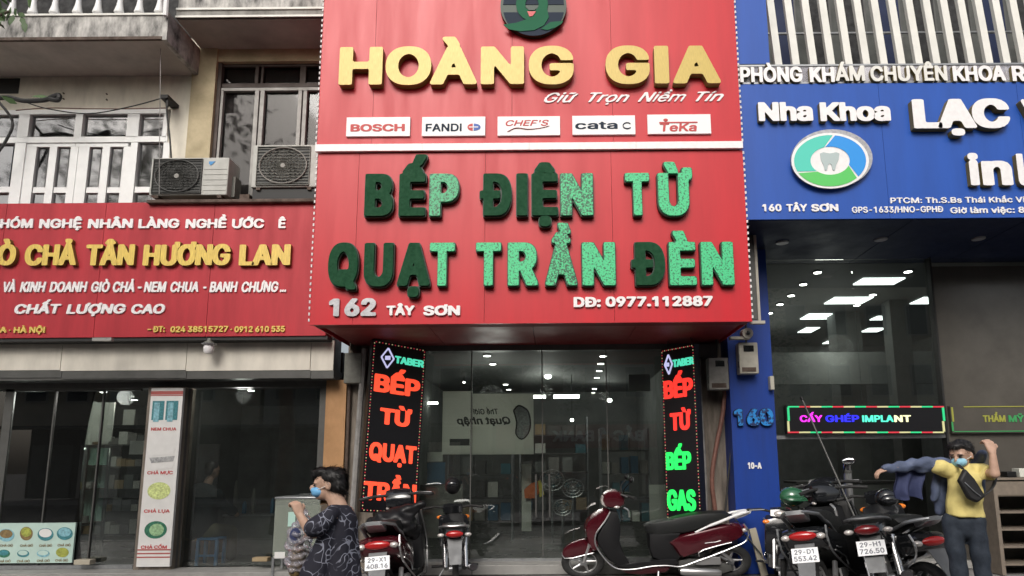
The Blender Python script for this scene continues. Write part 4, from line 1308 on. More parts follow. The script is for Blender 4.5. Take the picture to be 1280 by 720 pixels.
def pipes():
    Y = 9.3
    def pipe(name, label, cat, pts, r, m, Y=Y, grp=None):
        q = [P(x, y, Y) for x, y in pts]
        q[-1].z = max(q[-1].z, 0.02)
        o = MB().tube(smoothpts(q, 5), r, 8).build(name, m, None, loc=q[0]); tag(o, label, cat, grp); return o
    pipe('drain_pipe', 'red brown pipe bending down the dirty wall by the grey meter box', 'pipe', [(906, 486), (903, 520), (895, 560), (890, 600), (894, 640), (900, 705)], .032, 'pipe_brown', 9.22)
    pipe('drain_pipe', 'pale grey pipe standing against the wall right of the GAS lettering', 'pipe', [(872, 446), (875, 520), (880, 600), (882, 712)], .045, 'pipe_grey', 9.3)
    pipe('drain_pipe', 'second grey pipe running down beside the blue pillar', 'pipe', [(912, 470), (916, 560), (922, 640), (926, 712)], .04, 'pipe_grey', 9.25)
    pipe('drain_pipe', 'light grey pole standing left of the red lettered LED box', 'pipe', [(456, 436), (448, 540), (441, 640), (437, 712)], .045, 'pipe_grey', 9.2)
    pipe('drain_pipe', 'thin brown pipe beside the ochre column', 'pipe', [(437, 480), (434, 560), (430, 640), (428, 712)], .025, 'rust', 9.3)
    pipe('cable', 'black cable drooping down the wall between the two meter boxes', 'cable', [(918, 440), (913, 470), (917, 520), (910, 600), (906, 650)], .014, 'cable', 9.15)
    pipe('cable_bundle', 'thick black cable bundle with coiled end under the white balcony', 'cable', [(-20, 124), (10, 122), (30, 126), (55, 125), (66, 121), (74, 119), (72, 125), (62, 124)], .035, 'cable', 8.9)
    pipe('cable', 'thin grey cable sagging from the cable bundle towards the iron bracket', 'cable', [(30, 127), (60, 136), (110, 142), (160, 134), (205, 122)], .009, 'cable', 9.1)
    pipe('cable', 'red cable along the top of the white French windows', 'cable', [(20, 138), (60, 135), (110, 136), (160, 136), (209, 135)], .008, 'pipe_brown', 9.28)
    pipe('cable', 'black cable dropping from the iron bracket to the left air conditioner', 'cable', [(208, 123), (209, 145), (212, 170), (214, 197)], .014, 'cable', 9.15)
    pipe('cable', 'thin pale wire hanging from the white balcony corner', 'cable', [(201, 20), (200.5, 90), (199.5, 170), (199, 243)], .005, 'pipe_grey', 8.72)
    pipe('cable', 'thin cable crossing in front of the white transom from the left', 'cable', [(-10, 118), (15, 150), (8, 175), (-10, 200)], .02, 'cable', 9.1)
    A = thing('wall_bracket', 'rusty iron cable bracket on the cream wall left of the pilaster', 'bracket', P(208, 123, 9.3))
    q = P(208, 123, 9.15)
    MB().box(q.x - .07, q.x + .05, 9.1, 9.4, q.z - .02, q.z + .035).build('arm', 'cable', A, smooth=False)
    MB().tube([q + Vector((.03, 0, 0)), q + Vector((.03, 0, -.14))], .02, 6).build('hook', 'cable', A)
    A = thing('service_post', 'thin pale steel post behind the right edge of the red sign', 'post', P(948, 400, 8.4))
    X0, X1, Z0, Z1 = rect(945, 292, 950, 401, 8.4)
    bx('angle', 'box_beige', A, X0, X1 - .02, 8.4, 8.44, Z0, Z1); bx('plate', 'metal_dark', A, X0 - .12, X0 - .003, 8.41, 8.45, Z0 + .02, Z1)
    bx('base', 'box_beige', A, X0 - .1, X1 + .03, 8.385, 8.46, Z0 - .04, Z0)
    bx('tie', 'metal_dark', A, X0, X0 + .03, 8.44, 9.0, Z1 - .1, Z1 - .06)
pipes()
# ---------------------------------------------------------------- poster column and stickers of the left shop
def flat(par, pts, Y, m, nm, d=.004):
    return MB().prism([P(x, y, Y) for x, y in pts][::-1], (0, -d, 0)).build(nm, m, par, smooth=False)
def oval(x, y, rx, ry, n=20): return [(x + rx * math.cos(2 * math.pi * k / n), y + ry * math.sin(2 * math.pi * k / n)) for k in range(n)]
def poster():
    Y = YW - .17
    X0, X1 = P(189, 490, Y).x, P(229, 490, Y).x
    Z1, Z0 = P(208, 485, Y).z, P(188, 708.5, Y).z
    A = thing('poster_stand', 'tall white food poster column with pictures of sausages between the shop openings', 'poster', ((X0 + X1) / 2, Y, Z0))
    bx('board', 'poster_white', A, X0, X1, Y, Y + .05, Z0, Z1)
    w = X1 - X0
    f = lambda u, v: Vector((X0 + w * u, Y - .001, Z1 + (Z0 - Z1) * v))
    def fl(pts, m, nm, d=.003):
        return MB().prism([f(u, v) for u, v in pts][::-1], (0, -d, 0)).build(nm, m, A, smooth=False)
    R4 = lambda u0, v0, u1, v1: [(u0, v0), (u1, v0), (u1, v1), (u0, v1)]
    fl(R4(.0, .018, 1, .038), 'poster_band', 'printed_band'); fl(R4(.0, .041, 1, .046), 'poster_band', 'printed_band')
    for k, m in ((.905, 'ink_lime'), (.925, 'item_orange'), (.945, 'poster_band')): fl(R4(0, k, 1, k + .007), 'poster_band', 'printed_band')
    def ov(u, v, ru, rv, m, nm, d=.003): fl([(u + ru * math.cos(t), v + rv * math.sin(t)) for t in [2 * math.pi * k / 22 for k in range(22)]], m, nm, d)
    for u in (.25, .68):
        fl(R4(u - .17, .075, u + .20, .185), 'ink_teal', 'printed_jar', .003)
        fl(R4(u - .11, .085, u + .06, .195), 'ink_sky', 'printed_jar', .005)
    for v in (.36, .40, .44): fl([(.12, v), (.9, v - .01), (.86, v + .02), (.2, v + .03)], 'ink_grey' if v == .4 else 'poster_white', 'printed_picture')
    ov(.5, .585, .35, .048, 'ink_lime', 'printed_cake')
    ov(.5, .80, .34, .048, 'ink_green', 'printed_cake'); ov(.53, .80, .22, .034, 'ink_leaf', 'printed_cake', .005)
    for t, v in (('NEM CHUA', .228), ('CHẢ MỰC', .475), ('CHẢ LỤA', .688), ('CHẢ CỐM', .885)):
        lettering([(t, 0, 1)], 1, 0, 0, .004, 'poster_ink_red', A, bold=(.03, .02), step=.06, name='lettering', frame=(f(.1, v), f(.88, v) - f(.1, v), f(.1, v + .018) - f(.1, v), Vector((0, -1, 0))))
poster()
def counter_sticker():
    Y = YW - .03
    A = thing('menu_board', 'pale green food picture board with two rows of dishes at the bottom left', 'menu board', P(45, 705, Y))
    X0, X1, Z0, Z1 = rect(-60, 654, 93, 704, Y)
    bx('board', 'counter_print', A, X0, P(92, 680, Y).x, Y, Y + .03, Z0, Z1)
    rows = [(8, 669, 10, 8, 'ink_sky', 'ink_brown'), (33, 667, 8, 8.5, 'ink_brown', 'ink_olive'), (57, 668, 10, 8, 'ink_teal', 'poster_white'), (81, 667, 10, 8, 'ink_teal', 'ink_sky'),
            (5, 692, 7.5, 5, 'ink_green', 'ink_teal'), (29, 692, 7.5, 4.5, 'ink_teal', 'counter_print'), (54, 692, 8, 4.5, 'ink_sky', 'counter_print'), (78, 690.5, 8, 6, 'ink_olive', 'ink_olive'),
            (-18, 669, 9, 8, 'ink_brown', 'ink_olive'), (-18, 692, 8, 5, 'ink_teal', 'ink_sky')]
    for x, y, rx, ry, m1, m2 in rows:
        flat(A, oval(x, y, rx, ry), Y - .001, m1, 'printed_dish', .003)
        flat(A, oval(x, y - ry * .22, rx * .8, ry * .68), Y - .001, m2, 'printed_dish', .005)
    for x, y in ((8, 682), (33, 682), (57, 682), (80, 681.5), (5, 701.5), (29, 701.5), (54, 701), (77, 700.5)):
        lettering([('CHẢ GIÒ', x - 8, x + 8)], y + 1.5, y - 1.5, Y - .001, .003, 'ink_brown', A, bold=(.02, .02), step=.08, name='caption')
counter_sticker()
# ---------------------------------------------------------------- inside and in front of the left shop
def left_shop_items():
    # glazed cabinet
    Y = 9.75
    A = thing('display_cabinet', 'bright metal framed glass cabinet with shelves behind the left shop window', 'cabinet', (P(70, 650, Y).x, Y, .07))
    X0, X1, Z0, Z1 = rect(40, 557, 107, 650, Y)
    X1 = P(104, 600, Y).x; X0 = P(38, 600, Y).x
    for a in (X0, X1):
        for b in (Y, Y + .5): bx('post', 'silver', A, a - .02, a + .02, b, b + .04, .07, Z1)
    bx('top', 'silver', A, X0 - .02, X1 + .02, Y - .002, Y + .54, Z1 - .03, Z1 + .01)
    for v in (.33, .62, .82): 
        z = .07 + (Z1 - .07) * v; bx('shelf', 'window_grey', A, X0, X1, Y + .01, Y + .5, z, z + .02)
    bx('back', 'mint_label', A, X0, X1, Y + .5, Y + .52, .07 + (Z1 - .07) * .3, Z1 - .03)  # mint colour stands in for the pale green street reflection
    bx('tube_lamp', 'lamp_added', A, X0 + .05, X1 - .05, Y + .06, Y + .09, Z1 - .06, Z1 - .035)  # glowing strip added to brighten the cabinet
    for k in range(7):
        x = X0 + (X1 - X0) * (k + .5) / 7; z = .07 + (Z1 - .07) * .33 + .02
        MB().tube([(x, Y + .2, z), (x, Y + .2, z + .1)], [.05, .045], 10).build('jar', ('cardboard', 'ink_olive', 'poster_white', 'ink_brown')[k % 4], A)
        bx('packet', ('poster_white', 'cardboard', 'item_yellow')[k % 3], A, x - .05, x + .04, Y + .2, Y + .3, .07 + (Z1 - .07) * .62 + .02, .07 + (Z1 - .07) * .62 + .12)
    for i, (x0, y0, x1, y1, Yb) in enumerate(((46, 497, 78, 552, 10.2), (100, 502, 116, 575, 10.25), (116, 503, 141, 552, 10.15), (154, 512, 168, 531, 10.1), (162, 551, 180, 568, 9.6))):
        o = pxbox('notice_board', 'board_pale' if i < 4 else 'poster_white', None, x0, y0, x1, y1, Yb, .02)
        tag(o, ('large pale board leaning inside the left shop window', 'narrow pale board inside the left shop beside the tall cabinet', 'tall pale notice board right of the narrow board inside the left shop', 'small pale card hanging high behind the left shop glass', 'white notice sheet on the glass beside the food poster column')[i], 'notice board')
        MB().tube([P((x0 + x1) / 2, y0, Yb + .01), P((x0 + x1) / 2, y0 - 3, Yb + .01) + Vector((0, 0, .3))], .004, 4).build('cord', 'cable', o)
    # shelf rack of the back wall, with goods
    Y = 11.2
    A = thing('shelf_rack', 'dim shelf rack with packets deep inside the left shop', 'shelf', (P(130, 640, Y).x, Y, .07))
    X0, X1 = P(106, 600, Y).x, P(176, 600, Y).x
    for k in range(5):
        z = .35 + k * .38; bx('shelf', 'metal_dark', A, X0, X1, Y, Y + .4, z, z + .02)
        for j in range(6):
            h = random.uniform(.1, .24); x = X0 + (X1 - X0) * (j + .5) / 6
            bx('packet', random.choice(['cardboard', 'board_pale', 'room_mid', 'ink_brown', 'box_grey']), A, x - .08, x + .07, Y + .05, Y + .2, z + .022, z + .022 + h)
    for x in (X0, X1): bx('upright', 'metal_dark', A, x - .015, x + .015, Y, Y + .4, .07, 2.1)
    # glass cart standing at the second opening
    Y = 9.0
    A = thing('glass_cart', 'grey glass sided food cart with stickers standing behind the woman', 'cart', (P(372, 700, Y).x, Y, 0))
    X0, X1 = P(342, 660, Y).x, P(399, 660, Y).x
    Z1, Z0 = P(370, 621, Y).z, P(370, 697, Y).z
    for a in (X0, X1 - .03):
        for b in (Y, Y + .3): bx('leg', 'alu', A, a, a + .03, b, b + .03, .0, Z0)
    bx('cabinet', 'board_pale', A, X0, X1, Y + .02, Y + .33, Z0, Z1 - .12, bevel=.01)
    bx('glass_side', 'cart_plastic', A, X0 + .005, X1 - .005, Y, Y + .008, Z0 + .02, Z1 - .01)
    bx('lid', 'alu', A, X0 - .01, X1 + .01, Y - .01, Y + .34, Z1 - .03, Z1, bevel=.012)
    bx('tray', 'silver', A, X0 + .02, X1 - .02, Y + .03, Y + .3, Z1 - .12, Z1 - .1)
    pxbox('sticker', 'mint_label', A, 360, 640, 369, 658, Y - .006, .004); pxbox('sticker', 'poster_white', A, 343, 690, 356, 698, Y - .006, .004)
    # low block and doormat-like plank by the threshold
    o = pxbox('wooden_block', 'wood_pale', None, 92, 700, 112, 706, 9.25, .12, bevel=.004); tag(o, 'small pale block on the step beside the green food picture board', 'block')
    o = pxbox('cardboard_sheet', 'cardboard', None, 315, 697, 334, 702, 9.22, .12, bevel=.003); tag(o, 'folded brown cardboard lying on the step of the second opening', 'cardboard')
    # water bottles and a red lamp deep in the shop
    Y = 10.8
    A = thing('counter', 'dark counter with metal rim deep in the second shop opening', 'counter', (P(310, 650, Y).x, Y, .07))
    X0, X1 = P(280, 650, Y).x, P(352, 650, Y).x
    z = P(310, 643, Y).z
    bx('body', 'room_mid', A, X0, X1, Y, Y + .5, .07, z - .03); bx('top', 'alu', A, X0 - .02, X1 + .02, Y - .02, Y + .52, z - .028, z)
    for x, h in ((293, .55), (316, .42), (305, .2), (340, .25)):
        q = P(x, 643, Y + .2); MB().tube([(q.x, Y + .2, z), (q.x, Y + .2, z + h * .75), (q.x, Y + .2, z + h)], [.035, .035, .012], 8).build('bottle', 'ac_grey' if h > .3 else 'item_blue', A)
left_shop_items()
# ---------------------------------------------------------------- inside the middle shop
def centre_items():
    Y = 9.62
    B = thing('banner_board', 'pale board with mirrored cursive writing seen through the middle shop glass', 'banner', P(612, 568, Y))
    pxbox('board', 'banner_film', B, 553, 489, 590, 568, Y, .02); pxbox('board', 'banner_film', B, 590.6, 492, 667, 568, Y + .004, .02)
    def mir(t, x0, x1, yb, yc, **k):
        a, b, c, d = rect(x0, yc, x1, yb, Y)
        lettering([(t, 0, 1)], 0, 1, 0, .004, 'board_ink', B, step=.06, name='lettering', frame=(Vector((a, Y - .001, c)), Vector((b - a, 0, 0)), Vector((0, 0, d - c)), Vector((0, -1, 0))), mirror=True, **k)
    mir('Thế Giới', 591, 622, 518, 511, bold=(.03, .02), shear=.2)
    mir('Quạt nhập', 571, 638, 530.5, 521, bold=(.04, .03), shear=.25)
    pxbox('label', 'board_ink', B, 562, 548.5, 587, 557, Y - .004, .003)
    q = [(642, 513), (648, 507), (656, 510), (661, 516), (663, 530), (660, 542), (652, 549), (645, 542), (646, 528)]
    mb = MB(); mb.tube(smoothpts([P(x, y, Y - .004) for x, y in q + q[:1]], 3), .012, 5); mb.build('drawing', 'board_ink', B)
    mb = MB(); mb.prism([P(x, y, Y - .001) for x, y in q][::-1], (0, -.003, 0)); mb.build('drawing', 'ink_grey', B, smooth=False)
    Y = 9.62
    o = pxbox('notice_board', 'board_pale', None, 786, 468, 813, 489, Y, .02); tag(o, 'small cream board hung high at the right of the middle shop window', 'notice board')
    # shelving and appliances along both walls
    def rack(label, x0, x1, Y, n, hh=.42):
        A = thing('shelf_rack', label, 'shelf', ((x0 + x1) / 2, Y, .12), None)
        for k in range(n):
            z = .45 + k * hh
            bx('shelf', 'metal_dark', A, x0, x1, Y, Y + .45, z, z + .025)
            m = 5; 
            for j in range(m):
                if random.random() < .15: continue
                x = x0 + (x1 - x0) * (j + .5) / m; w = (x1 - x0) / m * .38; h = random.uniform(.15, .33)
                bx('carton', random.choice(['cardboard', 'board_pale', 'item_teal', 'room_mid', 'box_grey', 'metal_dark', 'item_blue']), A, x - w, x + w, Y + .04, Y + .36, z + .027, z + .027 + h)
        for x in (x0, x1): bx('upright', 'alu', A, x - .015, x + .015, Y, Y + .45, .12, .45 + n * hh)
        return A
    rack('shelf rack of cartons at the left wall of the middle shop', P(560, 600, 12).x, P(640, 600, 12).x, 12.0, 4)
    rack('shelf rack of cartons by the back wall of the middle shop', P(650, 600, 14.6).x, P(735, 600, 14.6).x, 14.6, 5)
    rack('shelf rack of cartons at the right wall of the middle shop', P(752, 600, 11.6).x, P(812, 600, 11.6).x, 11.6, 4)
    A = thing('poster_panel_stand', 'pale grey display panel standing behind the glass left of the GAS lettering', 'panel', P(823, 650, 10))
    pxbox('panel', 'board_pale', A, 812, 606, 834, 655, 9.7, .04); pxbox('foot', 'metal_dark', A, 812, 655.5, 834, 660, 9.7, .2)
    A = thing('poster_panel_stand', 'blue and grey standing display at the left end of the middle shop window', 'panel', P(545, 650, 9.8))
    pxbox('poster', 'item_blue', A, 534, 578, 556, 605, 9.7, .03); pxbox('panel', 'box_grey', A, 524, 605.5, 578, 672, 9.75, .05); pxbox('frame', 'board_pale', A, 534, 565, 553, 577, 9.7, .03)
    A = thing('reflection_stand', 'pale stand with orange and yellow shapes standing in for a reflection in the middle shop glass', 'stand', P(665, 640, 10.4))  # coloured shapes added in place of a rider's reflection in the glass
    Y = 10.4
    pxbox('stand', 'board_pale', A, 652, 580, 664, 664, Y, .05)
    MB().prism([P(x, y, Y - .1) for x, y in ((655, 612), (664, 604), (672, 602), (674, 616), (668, 623), (656, 623))][::-1], (0, .06, 0)).build('orange_reflection', 'item_orange', A, smooth=False)
    MB().prism([P(x, y, Y - .05) for x, y in ((671, 602), (676, 600), (680, 618), (675, 622))][::-1], (0, .06, 0)).build('yellow_reflection', 'item_yellow', A, smooth=False)
    pxbox('card', 'poster_white', A, 656, 583, 664, 598, Y - .02, .015)
    for i, (x, y, rr) in enumerate(((690, 600, .17), (716, 610, .15), (703, 634, .13))):
        q = P(x, y, 10.9)
        A = thing('standing_fan', ('tall standing fan right of the orange reflection shapes in the middle shop', 'second standing fan deeper in the middle shop', 'low standing fan between the other two in the middle shop')[i], 'fan', (q.x, 10.9, .12), 'standing fans in the middle shop')
        mb = MB()
        for k in (1, .66, .33): mb.torus(q + Vector((0, -.05, 0)), (1.2, 0, 0), (0, 0, 1), rr * k, .006, 22, 5)
        for k in range(10):
            t = math.pi * k / 10; mb.tube([q + Vector((-1.2 * rr * math.cos(t), -.05, -rr * math.sin(t))), q + Vector((1.2 * rr * math.cos(t), -.05, rr * math.sin(t)))], .003, 4)
        mb.build('cage', 'silver', A)
        mb = MB()
        for k in range(3):
            t = 2 * math.pi * k / 3 + .5; mb.prism([q + Vector((1.2 * rr * .85 * f * math.cos(t + d), -.01, rr * .85 * f * math.sin(t + d))) for f, d in ((.15, 0), (1, -.3), (1, .4), (.2, .6))], (0, -.006, 0))
        mb.build('blades', 'item_teal', A, smooth=False)
        MB().tube([(q.x, 10.9, .2), (q.x, 10.9, q.z)], .02, 8).build('stem', 'alu', A); MB().tube([(q.x, 10.9, .13), (q.x, 10.9, .17)], [.2, .16], 16).build('base', 'room_mid', A)
centre_items()
# ---------------------------------------------------------------- right: rack and rod
def right_items():
    Y = 8.75
    A = thing('shoe_rack', 'grey brown wooden rack with open shelves at the right edge', 'rack', (P(1270, 690, Y).x, Y, 0))
    X0 = P(1246, 650, Y).x; X1 = P(1330, 650, Y).x
    Z1 = P(1262, 600, Y).z
    bx('side', 'shelf_wood', A, X0, X0 + .05, Y, Y + .5, 0, Z1); bx('side', 'shelf_wood', A, X1 - .05, X1, Y, Y + .5, 0, Z1)
    for k in range(5):
        z = .12 + k * (Z1 - .2) / 4.6; bx('shelf', 'shelf_wood', A, X0 + .052, X1 - .052, Y + .02, Y + .5, z, z + .025)
    bx('front_board', 'shelf_wood', A, X0 + .052, X1 - .052, Y + .01, Y + .03, Z1 - .2, Z1 - .02); bx('top', 'shelf_wood', A, X0 - .01, X1 + .01, Y - .01, Y + .5, Z1 + .001, Z1 + .03)
    bx('back', 'room_dark', A, X0 + .052, X1 - .052, Y + .48, Y + .5, .1, Z1)
    # bottle and case on the rack
    q = P(1263, 598, Y + .2)
    o = bx('black_case', 'black_plastic', None, q.x - .07, q.x + .06, Y + .15, Y + .3, Z1 + .031, Z1 + .11, bevel=.01, loc=(q.x, Y + .2, Z1 + .031)); tag(o, 'small black case lying on top of the wooden rack', 'case')
    o = bx('carton', 'board_pale', None, q.x + .10, q.x + .24, Y + .15, Y + .3, Z1 + .031, Z1 + .15, bevel=.006, loc=(q.x + .17, Y + .2, Z1 + .031)); tag(o, 'pale carton on top of the wooden rack beside the black case', 'carton')
    q0 = P(1003, 500, 8.6); q1 = P(1036, 574, 8.2)
    d = (q1 - q0); q2 = q0 + d * 3.2
    A = thing('metal_rod', 'thin dark rod leaning against the clinic front above the parked motorbikes', 'rod', q2)
    MB().tube([q0, q2], [.010, .014], 8).build('shaft', 'metal_dark', A); MB().tube([q0, q0 - d * .05], .02, 8).build('tip', 'black_plastic', A)
    # steel cylinder post
    q = P(1060, 600, 8.4)
    A = thing('steel_bollard', 'shiny steel cylinder post standing behind the parked motorbikes', 'post', (q.x, 8.4, 0))
    zt = P(1060, 574, 8.4).z
    MB().tube([(q.x, 8.4, 0), (q.x, 8.4, zt - .18)], .05, 16).build('tube', 'silver', A); MB().tube([(q.x, 8.4, zt - .18), (q.x, 8.4, zt - .14)], .055, 16).build('collar', 'metal_dark', A)
    MB().tube([(q.x, 8.4, zt - .14), (q.x, 8.4, zt - .03)], .05, 16).build('tube', 'chrome', A); MB().tube([(q.x, 8.4, zt - .03), (q.x, 8.4, zt)], [.062, .05], 16).build('cap', 'chrome', A)
    # leaning plank
    A = bx('wooden_strip', 'wood_pale', None, -.045, .045, -.02, .02, 0, .62, loc=(0, 0, 0)); 
    A.location = (P(954, 690, 8.75).x, 8.75, .02); A.rotation_euler = (0, R(-12), 0)
    tag(A, 'pale wooden strip leaning beside the blue pillar behind the maroon scooter', 'wooden strip')
    # dim things inside the clinic
    A = thing('reception_desk', 'dark reception desk inside the clinic under the LED strip', 'desk', (P(1080, 640, 12).x, 12, .1))
    X0, X1 = P(1000, 640, 12).x, P(1130, 640, 12).x
    bx('front', 'room_mid', A, X0, X1, 12, 12.1, .09, 1.1); bx('top', 'metal_dark', A, X0 - .05, X1 + .05, 11.95, 12.6, 1.1, 1.14)
right_items()

# ================================================================ ACROSS THE STREET (seen in the glass only)
def tree(x, y, h, r, seed, label, n=2600, m='leaf_far'):
    rd = random.Random(seed)
    T = thing('tree', label, 'tree', (x, y, 0))
    mb = MB(); mb.tube(smoothpts([(x, y, -.1), (x + .1, y, h * .3), (x - .1, y + .1, h * .62)], 3), [.22, .2, .19, .17, .15, .13, .11], 9)
    limbs = []
    for k in range(7):
        a = rd.uniform(0, 6.28); z = h * rd.uniform(.35, .6)
        e = Vector((x + math.cos(a) * r * .7, y + math.sin(a) * r * .7, z + h * rd.uniform(.15, .3)))
        mb.tube([(x, y, z), ((x + e.x) / 2, (y + e.y) / 2, (z + e.z) / 2 + .15), e], [.08, .055, .03], 6); limbs.append(e)
    mb.build('trunk', 'bark', T)
    vs = []; fs = []
    cl = [Vector((x + rd.gauss(0, r * .5), y + rd.gauss(0, r * .5), h * .72 + rd.gauss(0, h * .13))) for _ in range(16)] + limbs
    for i in range(n):
        c = rd.choice(cl)
        p = c + Vector((rd.gauss(0, r * .2), rd.gauss(0, r * .2), rd.gauss(0, r * .17)))
        a = Vector((rd.uniform(-1, 1), rd.uniform(-1, 1), rd.uniform(-.5, .5))).normalized(); b = a.cross(Vector((rd.uniform(-1, 1), rd.uniform(-1, 1), rd.uniform(-1, 1)))).normalized()
        s_ = rd.uniform(.07, .15); k = len(vs)
        vs += [p - a * s_, p + b * s_ * .45, p + a * s_, p - b * s_ * .45]; fs.append((k, k + 1, k + 2, k + 3))
    MB().add(vs, fs).build('crown', m, T, smooth=False)
    return T
tree(-11.6, 2.6, 13, 2.6, 11, 'tall kerbside tree left of the camera whose crown shows in the French windows', 2300)
tree(-9, -8.6, 9.5, 3.0, 1, 'broad street tree across the road reflected in the left windows')
tree(-1.5, -8.4, 8.5, 2.6, 2, 'street tree across the road reflected in the middle shop glass')
tree(7.5, -8.8, 9.5, 3.0, 3, 'tall street tree across the road reflected in the clinic glass')
def opposite(x0, x1, h, m, label, bank=False):
    B = thing('building', label, 'building', ((x0 + x1) / 2, -12, 0))
    bx('wall', m, B, x0, x1, -20, -12, 3.4, h); bx('wall', 'room_dark', B, x0, x1, -20, -13.2, 0, 3.4)
    for i in range(int((x1 - x0) / 2)):
        for j in range(int((h - 4) / 3)):
            w = bx('window', 'window_grey', B, x0 + .5 + i * 2, x0 + 1.6 + i * 2, -12.0, -11.95, 4.6 + j * 3, 6.2 + j * 3)
            bx('pane', 'far_window', w, x0 + .58 + i * 2, x0 + 1.52 + i * 2, -11.95, -11.93, 4.68 + j * 3, 6.12 + j * 3)
    for k in range(int((x1 - x0) / 2.4)):
        bx('shutter', 'metal_panel' if k % 2 else 'room_mid', B, x0 + .2 + k * 2.4, x0 + 2.2 + k * 2.4, -13.2, -13.1, 0, 2.6)
    bx('canopy', 'metal_dark', B, x0 + .05, x1 - .05, -12, -10.9, 3.3, 3.42)
opposite(-26, -14.2, 8, 'far_wall', 'cream house across the road, left of the bank')
opposite(-14, -3.2, 10, 'far_wall_grey', 'grey house across the road facing the left shop')
opposite(-3, 8.8, 8.5, 'far_wall_grey', 'bank building with red fascia across the road')
opposite(9, 20, 11, 'far_wall', 'tall cream house across the road, right of the bank')
BS = thing('bank_sign', 'dark red bank fascia with pale letters across the road', 'sign', (2, -10.8, 2.2))
bx('board', 'bank_blue', BS, -2.6, 7.4, -10.8, -10.7, 2.2, 3.28)
lettering([('BẮC Á BANK', 0, 1)], 0, 1, 0, .05, 'white_letter', BS, bold=(.05, .04), step=.05, split=True, frame=(Vector((4.2, -10.69, 2.5)), Vector((-4.2, 0, 0)), Vector((0, 0, .5)), Vector((0, 1, 0))))
# branch with leaves hanging into the top left corner, from a tree beside the camera's left
def near_tree():
    rd = random.Random(5)
    T = thing('tree', 'street tree at the far left whose dark leaves hang into the top left corner', 'tree', (-6.2, 4.2, 0))
    mb = MB(); mb.tube(smoothpts([(-6.2, 4.2, -.02), (-6.1, 4.2, 2.2), (-6.3, 4.3, 4.4)], 3), [.2, .19, .18, .17, .15, .14, .12], 10)
    tip = P(12, 14, 4.6)
    br = smoothpts([(-6.25, 4.25, 3.6), (-5.2, 4.4, 4.4), tip], 4)
    mb.tube(br, [.06, .055, .05, .045, .035, .028, .02, .014, .008], 6)
    mb.build('trunk', 'bark', T)
    vs = []; fs = []
    def leaf(p, d, L, w):
        d = d.normalized(); s_ = d.cross(Vector((rd.uniform(-.4, .4), 1, rd.uniform(-.4, .4)))).normalized(); k = len(vs)
        n = d.cross(s_)
        vs.extend([p, p + d * L * .35 + s_ * w, p + d * L * .75 + s_ * w * .7 + n * .004, p + d * L, p + d * L * .75 - s_ * w * .7 + n * .004, p + d * L * .35 - s_ * w]); fs.append(tuple(range(k, k + 6)))
    for x, y, dx, dz in ((14, 8, -.3, -1), (18, 10, .5, -.9), (22, 16, .8, -.5), (12, 14, -.9, -.4), (26, 20, .6, -1), (17, 18, .1, -1), (4, 10, -.6, -.7), (8, 3, -.2, .8), (2, 26, -.5, -1), (30, 26, .3, -1)):
        leaf(P(x, y, 4.6 + rd.uniform(-.06, .06)), Vector((dx, rd.uniform(-.3, .3), dz)), rd.uniform(.09, .14), .022)
    for i in range(60):
        leaf(P(rd.uniform(-60, 8), rd.uniform(-40, 40), 4.6 + rd.uniform(-.3, .3)), Vector((rd.uniform(-1, 1), rd.uniform(-1, 1), rd.uniform(-1.2, .3))), rd.uniform(.08, .13), .022)
    for i in range(1800):
        c = Vector((-6.8 + rd.gauss(0, .9), 3.6 + rd.gauss(0, .9), 5.6 + rd.gauss(0, .6)))
        if c.x > -5.2: continue
        leaf(c, Vector((rd.uniform(-1, 1), rd.uniform(-1, 1), rd.uniform(-1.2, .3))), rd.uniform(.1, .16), .03)
    MB().add(vs, fs).build('leaves', 'leaf', T, smooth=False)
near_tree()

# ================================================================ MOTORBIKES
WIDE = 1.3333        # the photograph shows everything this much wider than tall
def frame_T(x, y, heading, scale=1.0, lean=0.0, z=0.0):
    """local (u forward, v left, w up) -> world; heading in degrees, 0 = towards +X, 90 = away from the camera"""
    a = R(heading); c, s = math.cos(a), math.sin(a)
    lc, lsn = math.cos(R(lean)), math.sin(R(lean))
    def T(q):
        u, v, w = q
        v, w = v * lc + w * lsn, w * lc - v * lsn
        u *= scale; v *= scale; w *= scale
        return Vector((x + (u * c - v * s) * WIDE, y + u * s + v * c, z + w))
    return T
def cs(x, y):
    """profile drawn over the side view of the maroon scooter -> metres (forward, up)"""
    px = 700 + x / 4.8; py = 570 + y / 4.8
    return ((918 - px) / 120, (715 - py) / 90)
def wheel(B, T, u, rr, tw, spokes=5, m='silver', front=True):
    W = MB(T).torus((u, 0, rr), (1, 0, 0), (0, 0, 1), rr - tw, tw, 32, 10, .9).build('tyre', 'rubber', B)
    r2 = rr - tw * 1.7
    MB(T).torus((u, 0, rr), (1, 0, 0), (0, 0, 1), r2, .014, 28, 6, 2.2).build('rim', m, W, loc=wloc(B))
    for k in range(spokes):
        a = 2 * math.pi * k / spokes + .3
        MB(T).tube([(u + .03 * math.cos(a), 0, rr + .03 * math.sin(a)), (u + r2 * math.cos(a + .25), 0, rr + r2 * math.sin(a + .25))], [.018, .011], 6).build('spoke', m, W, loc=wloc(B))
    MB(T).tube([(u, -.06, rr), (u, .06, rr)], .035, 12).build('hub', 'alu', W, loc=wloc(B))
    return W
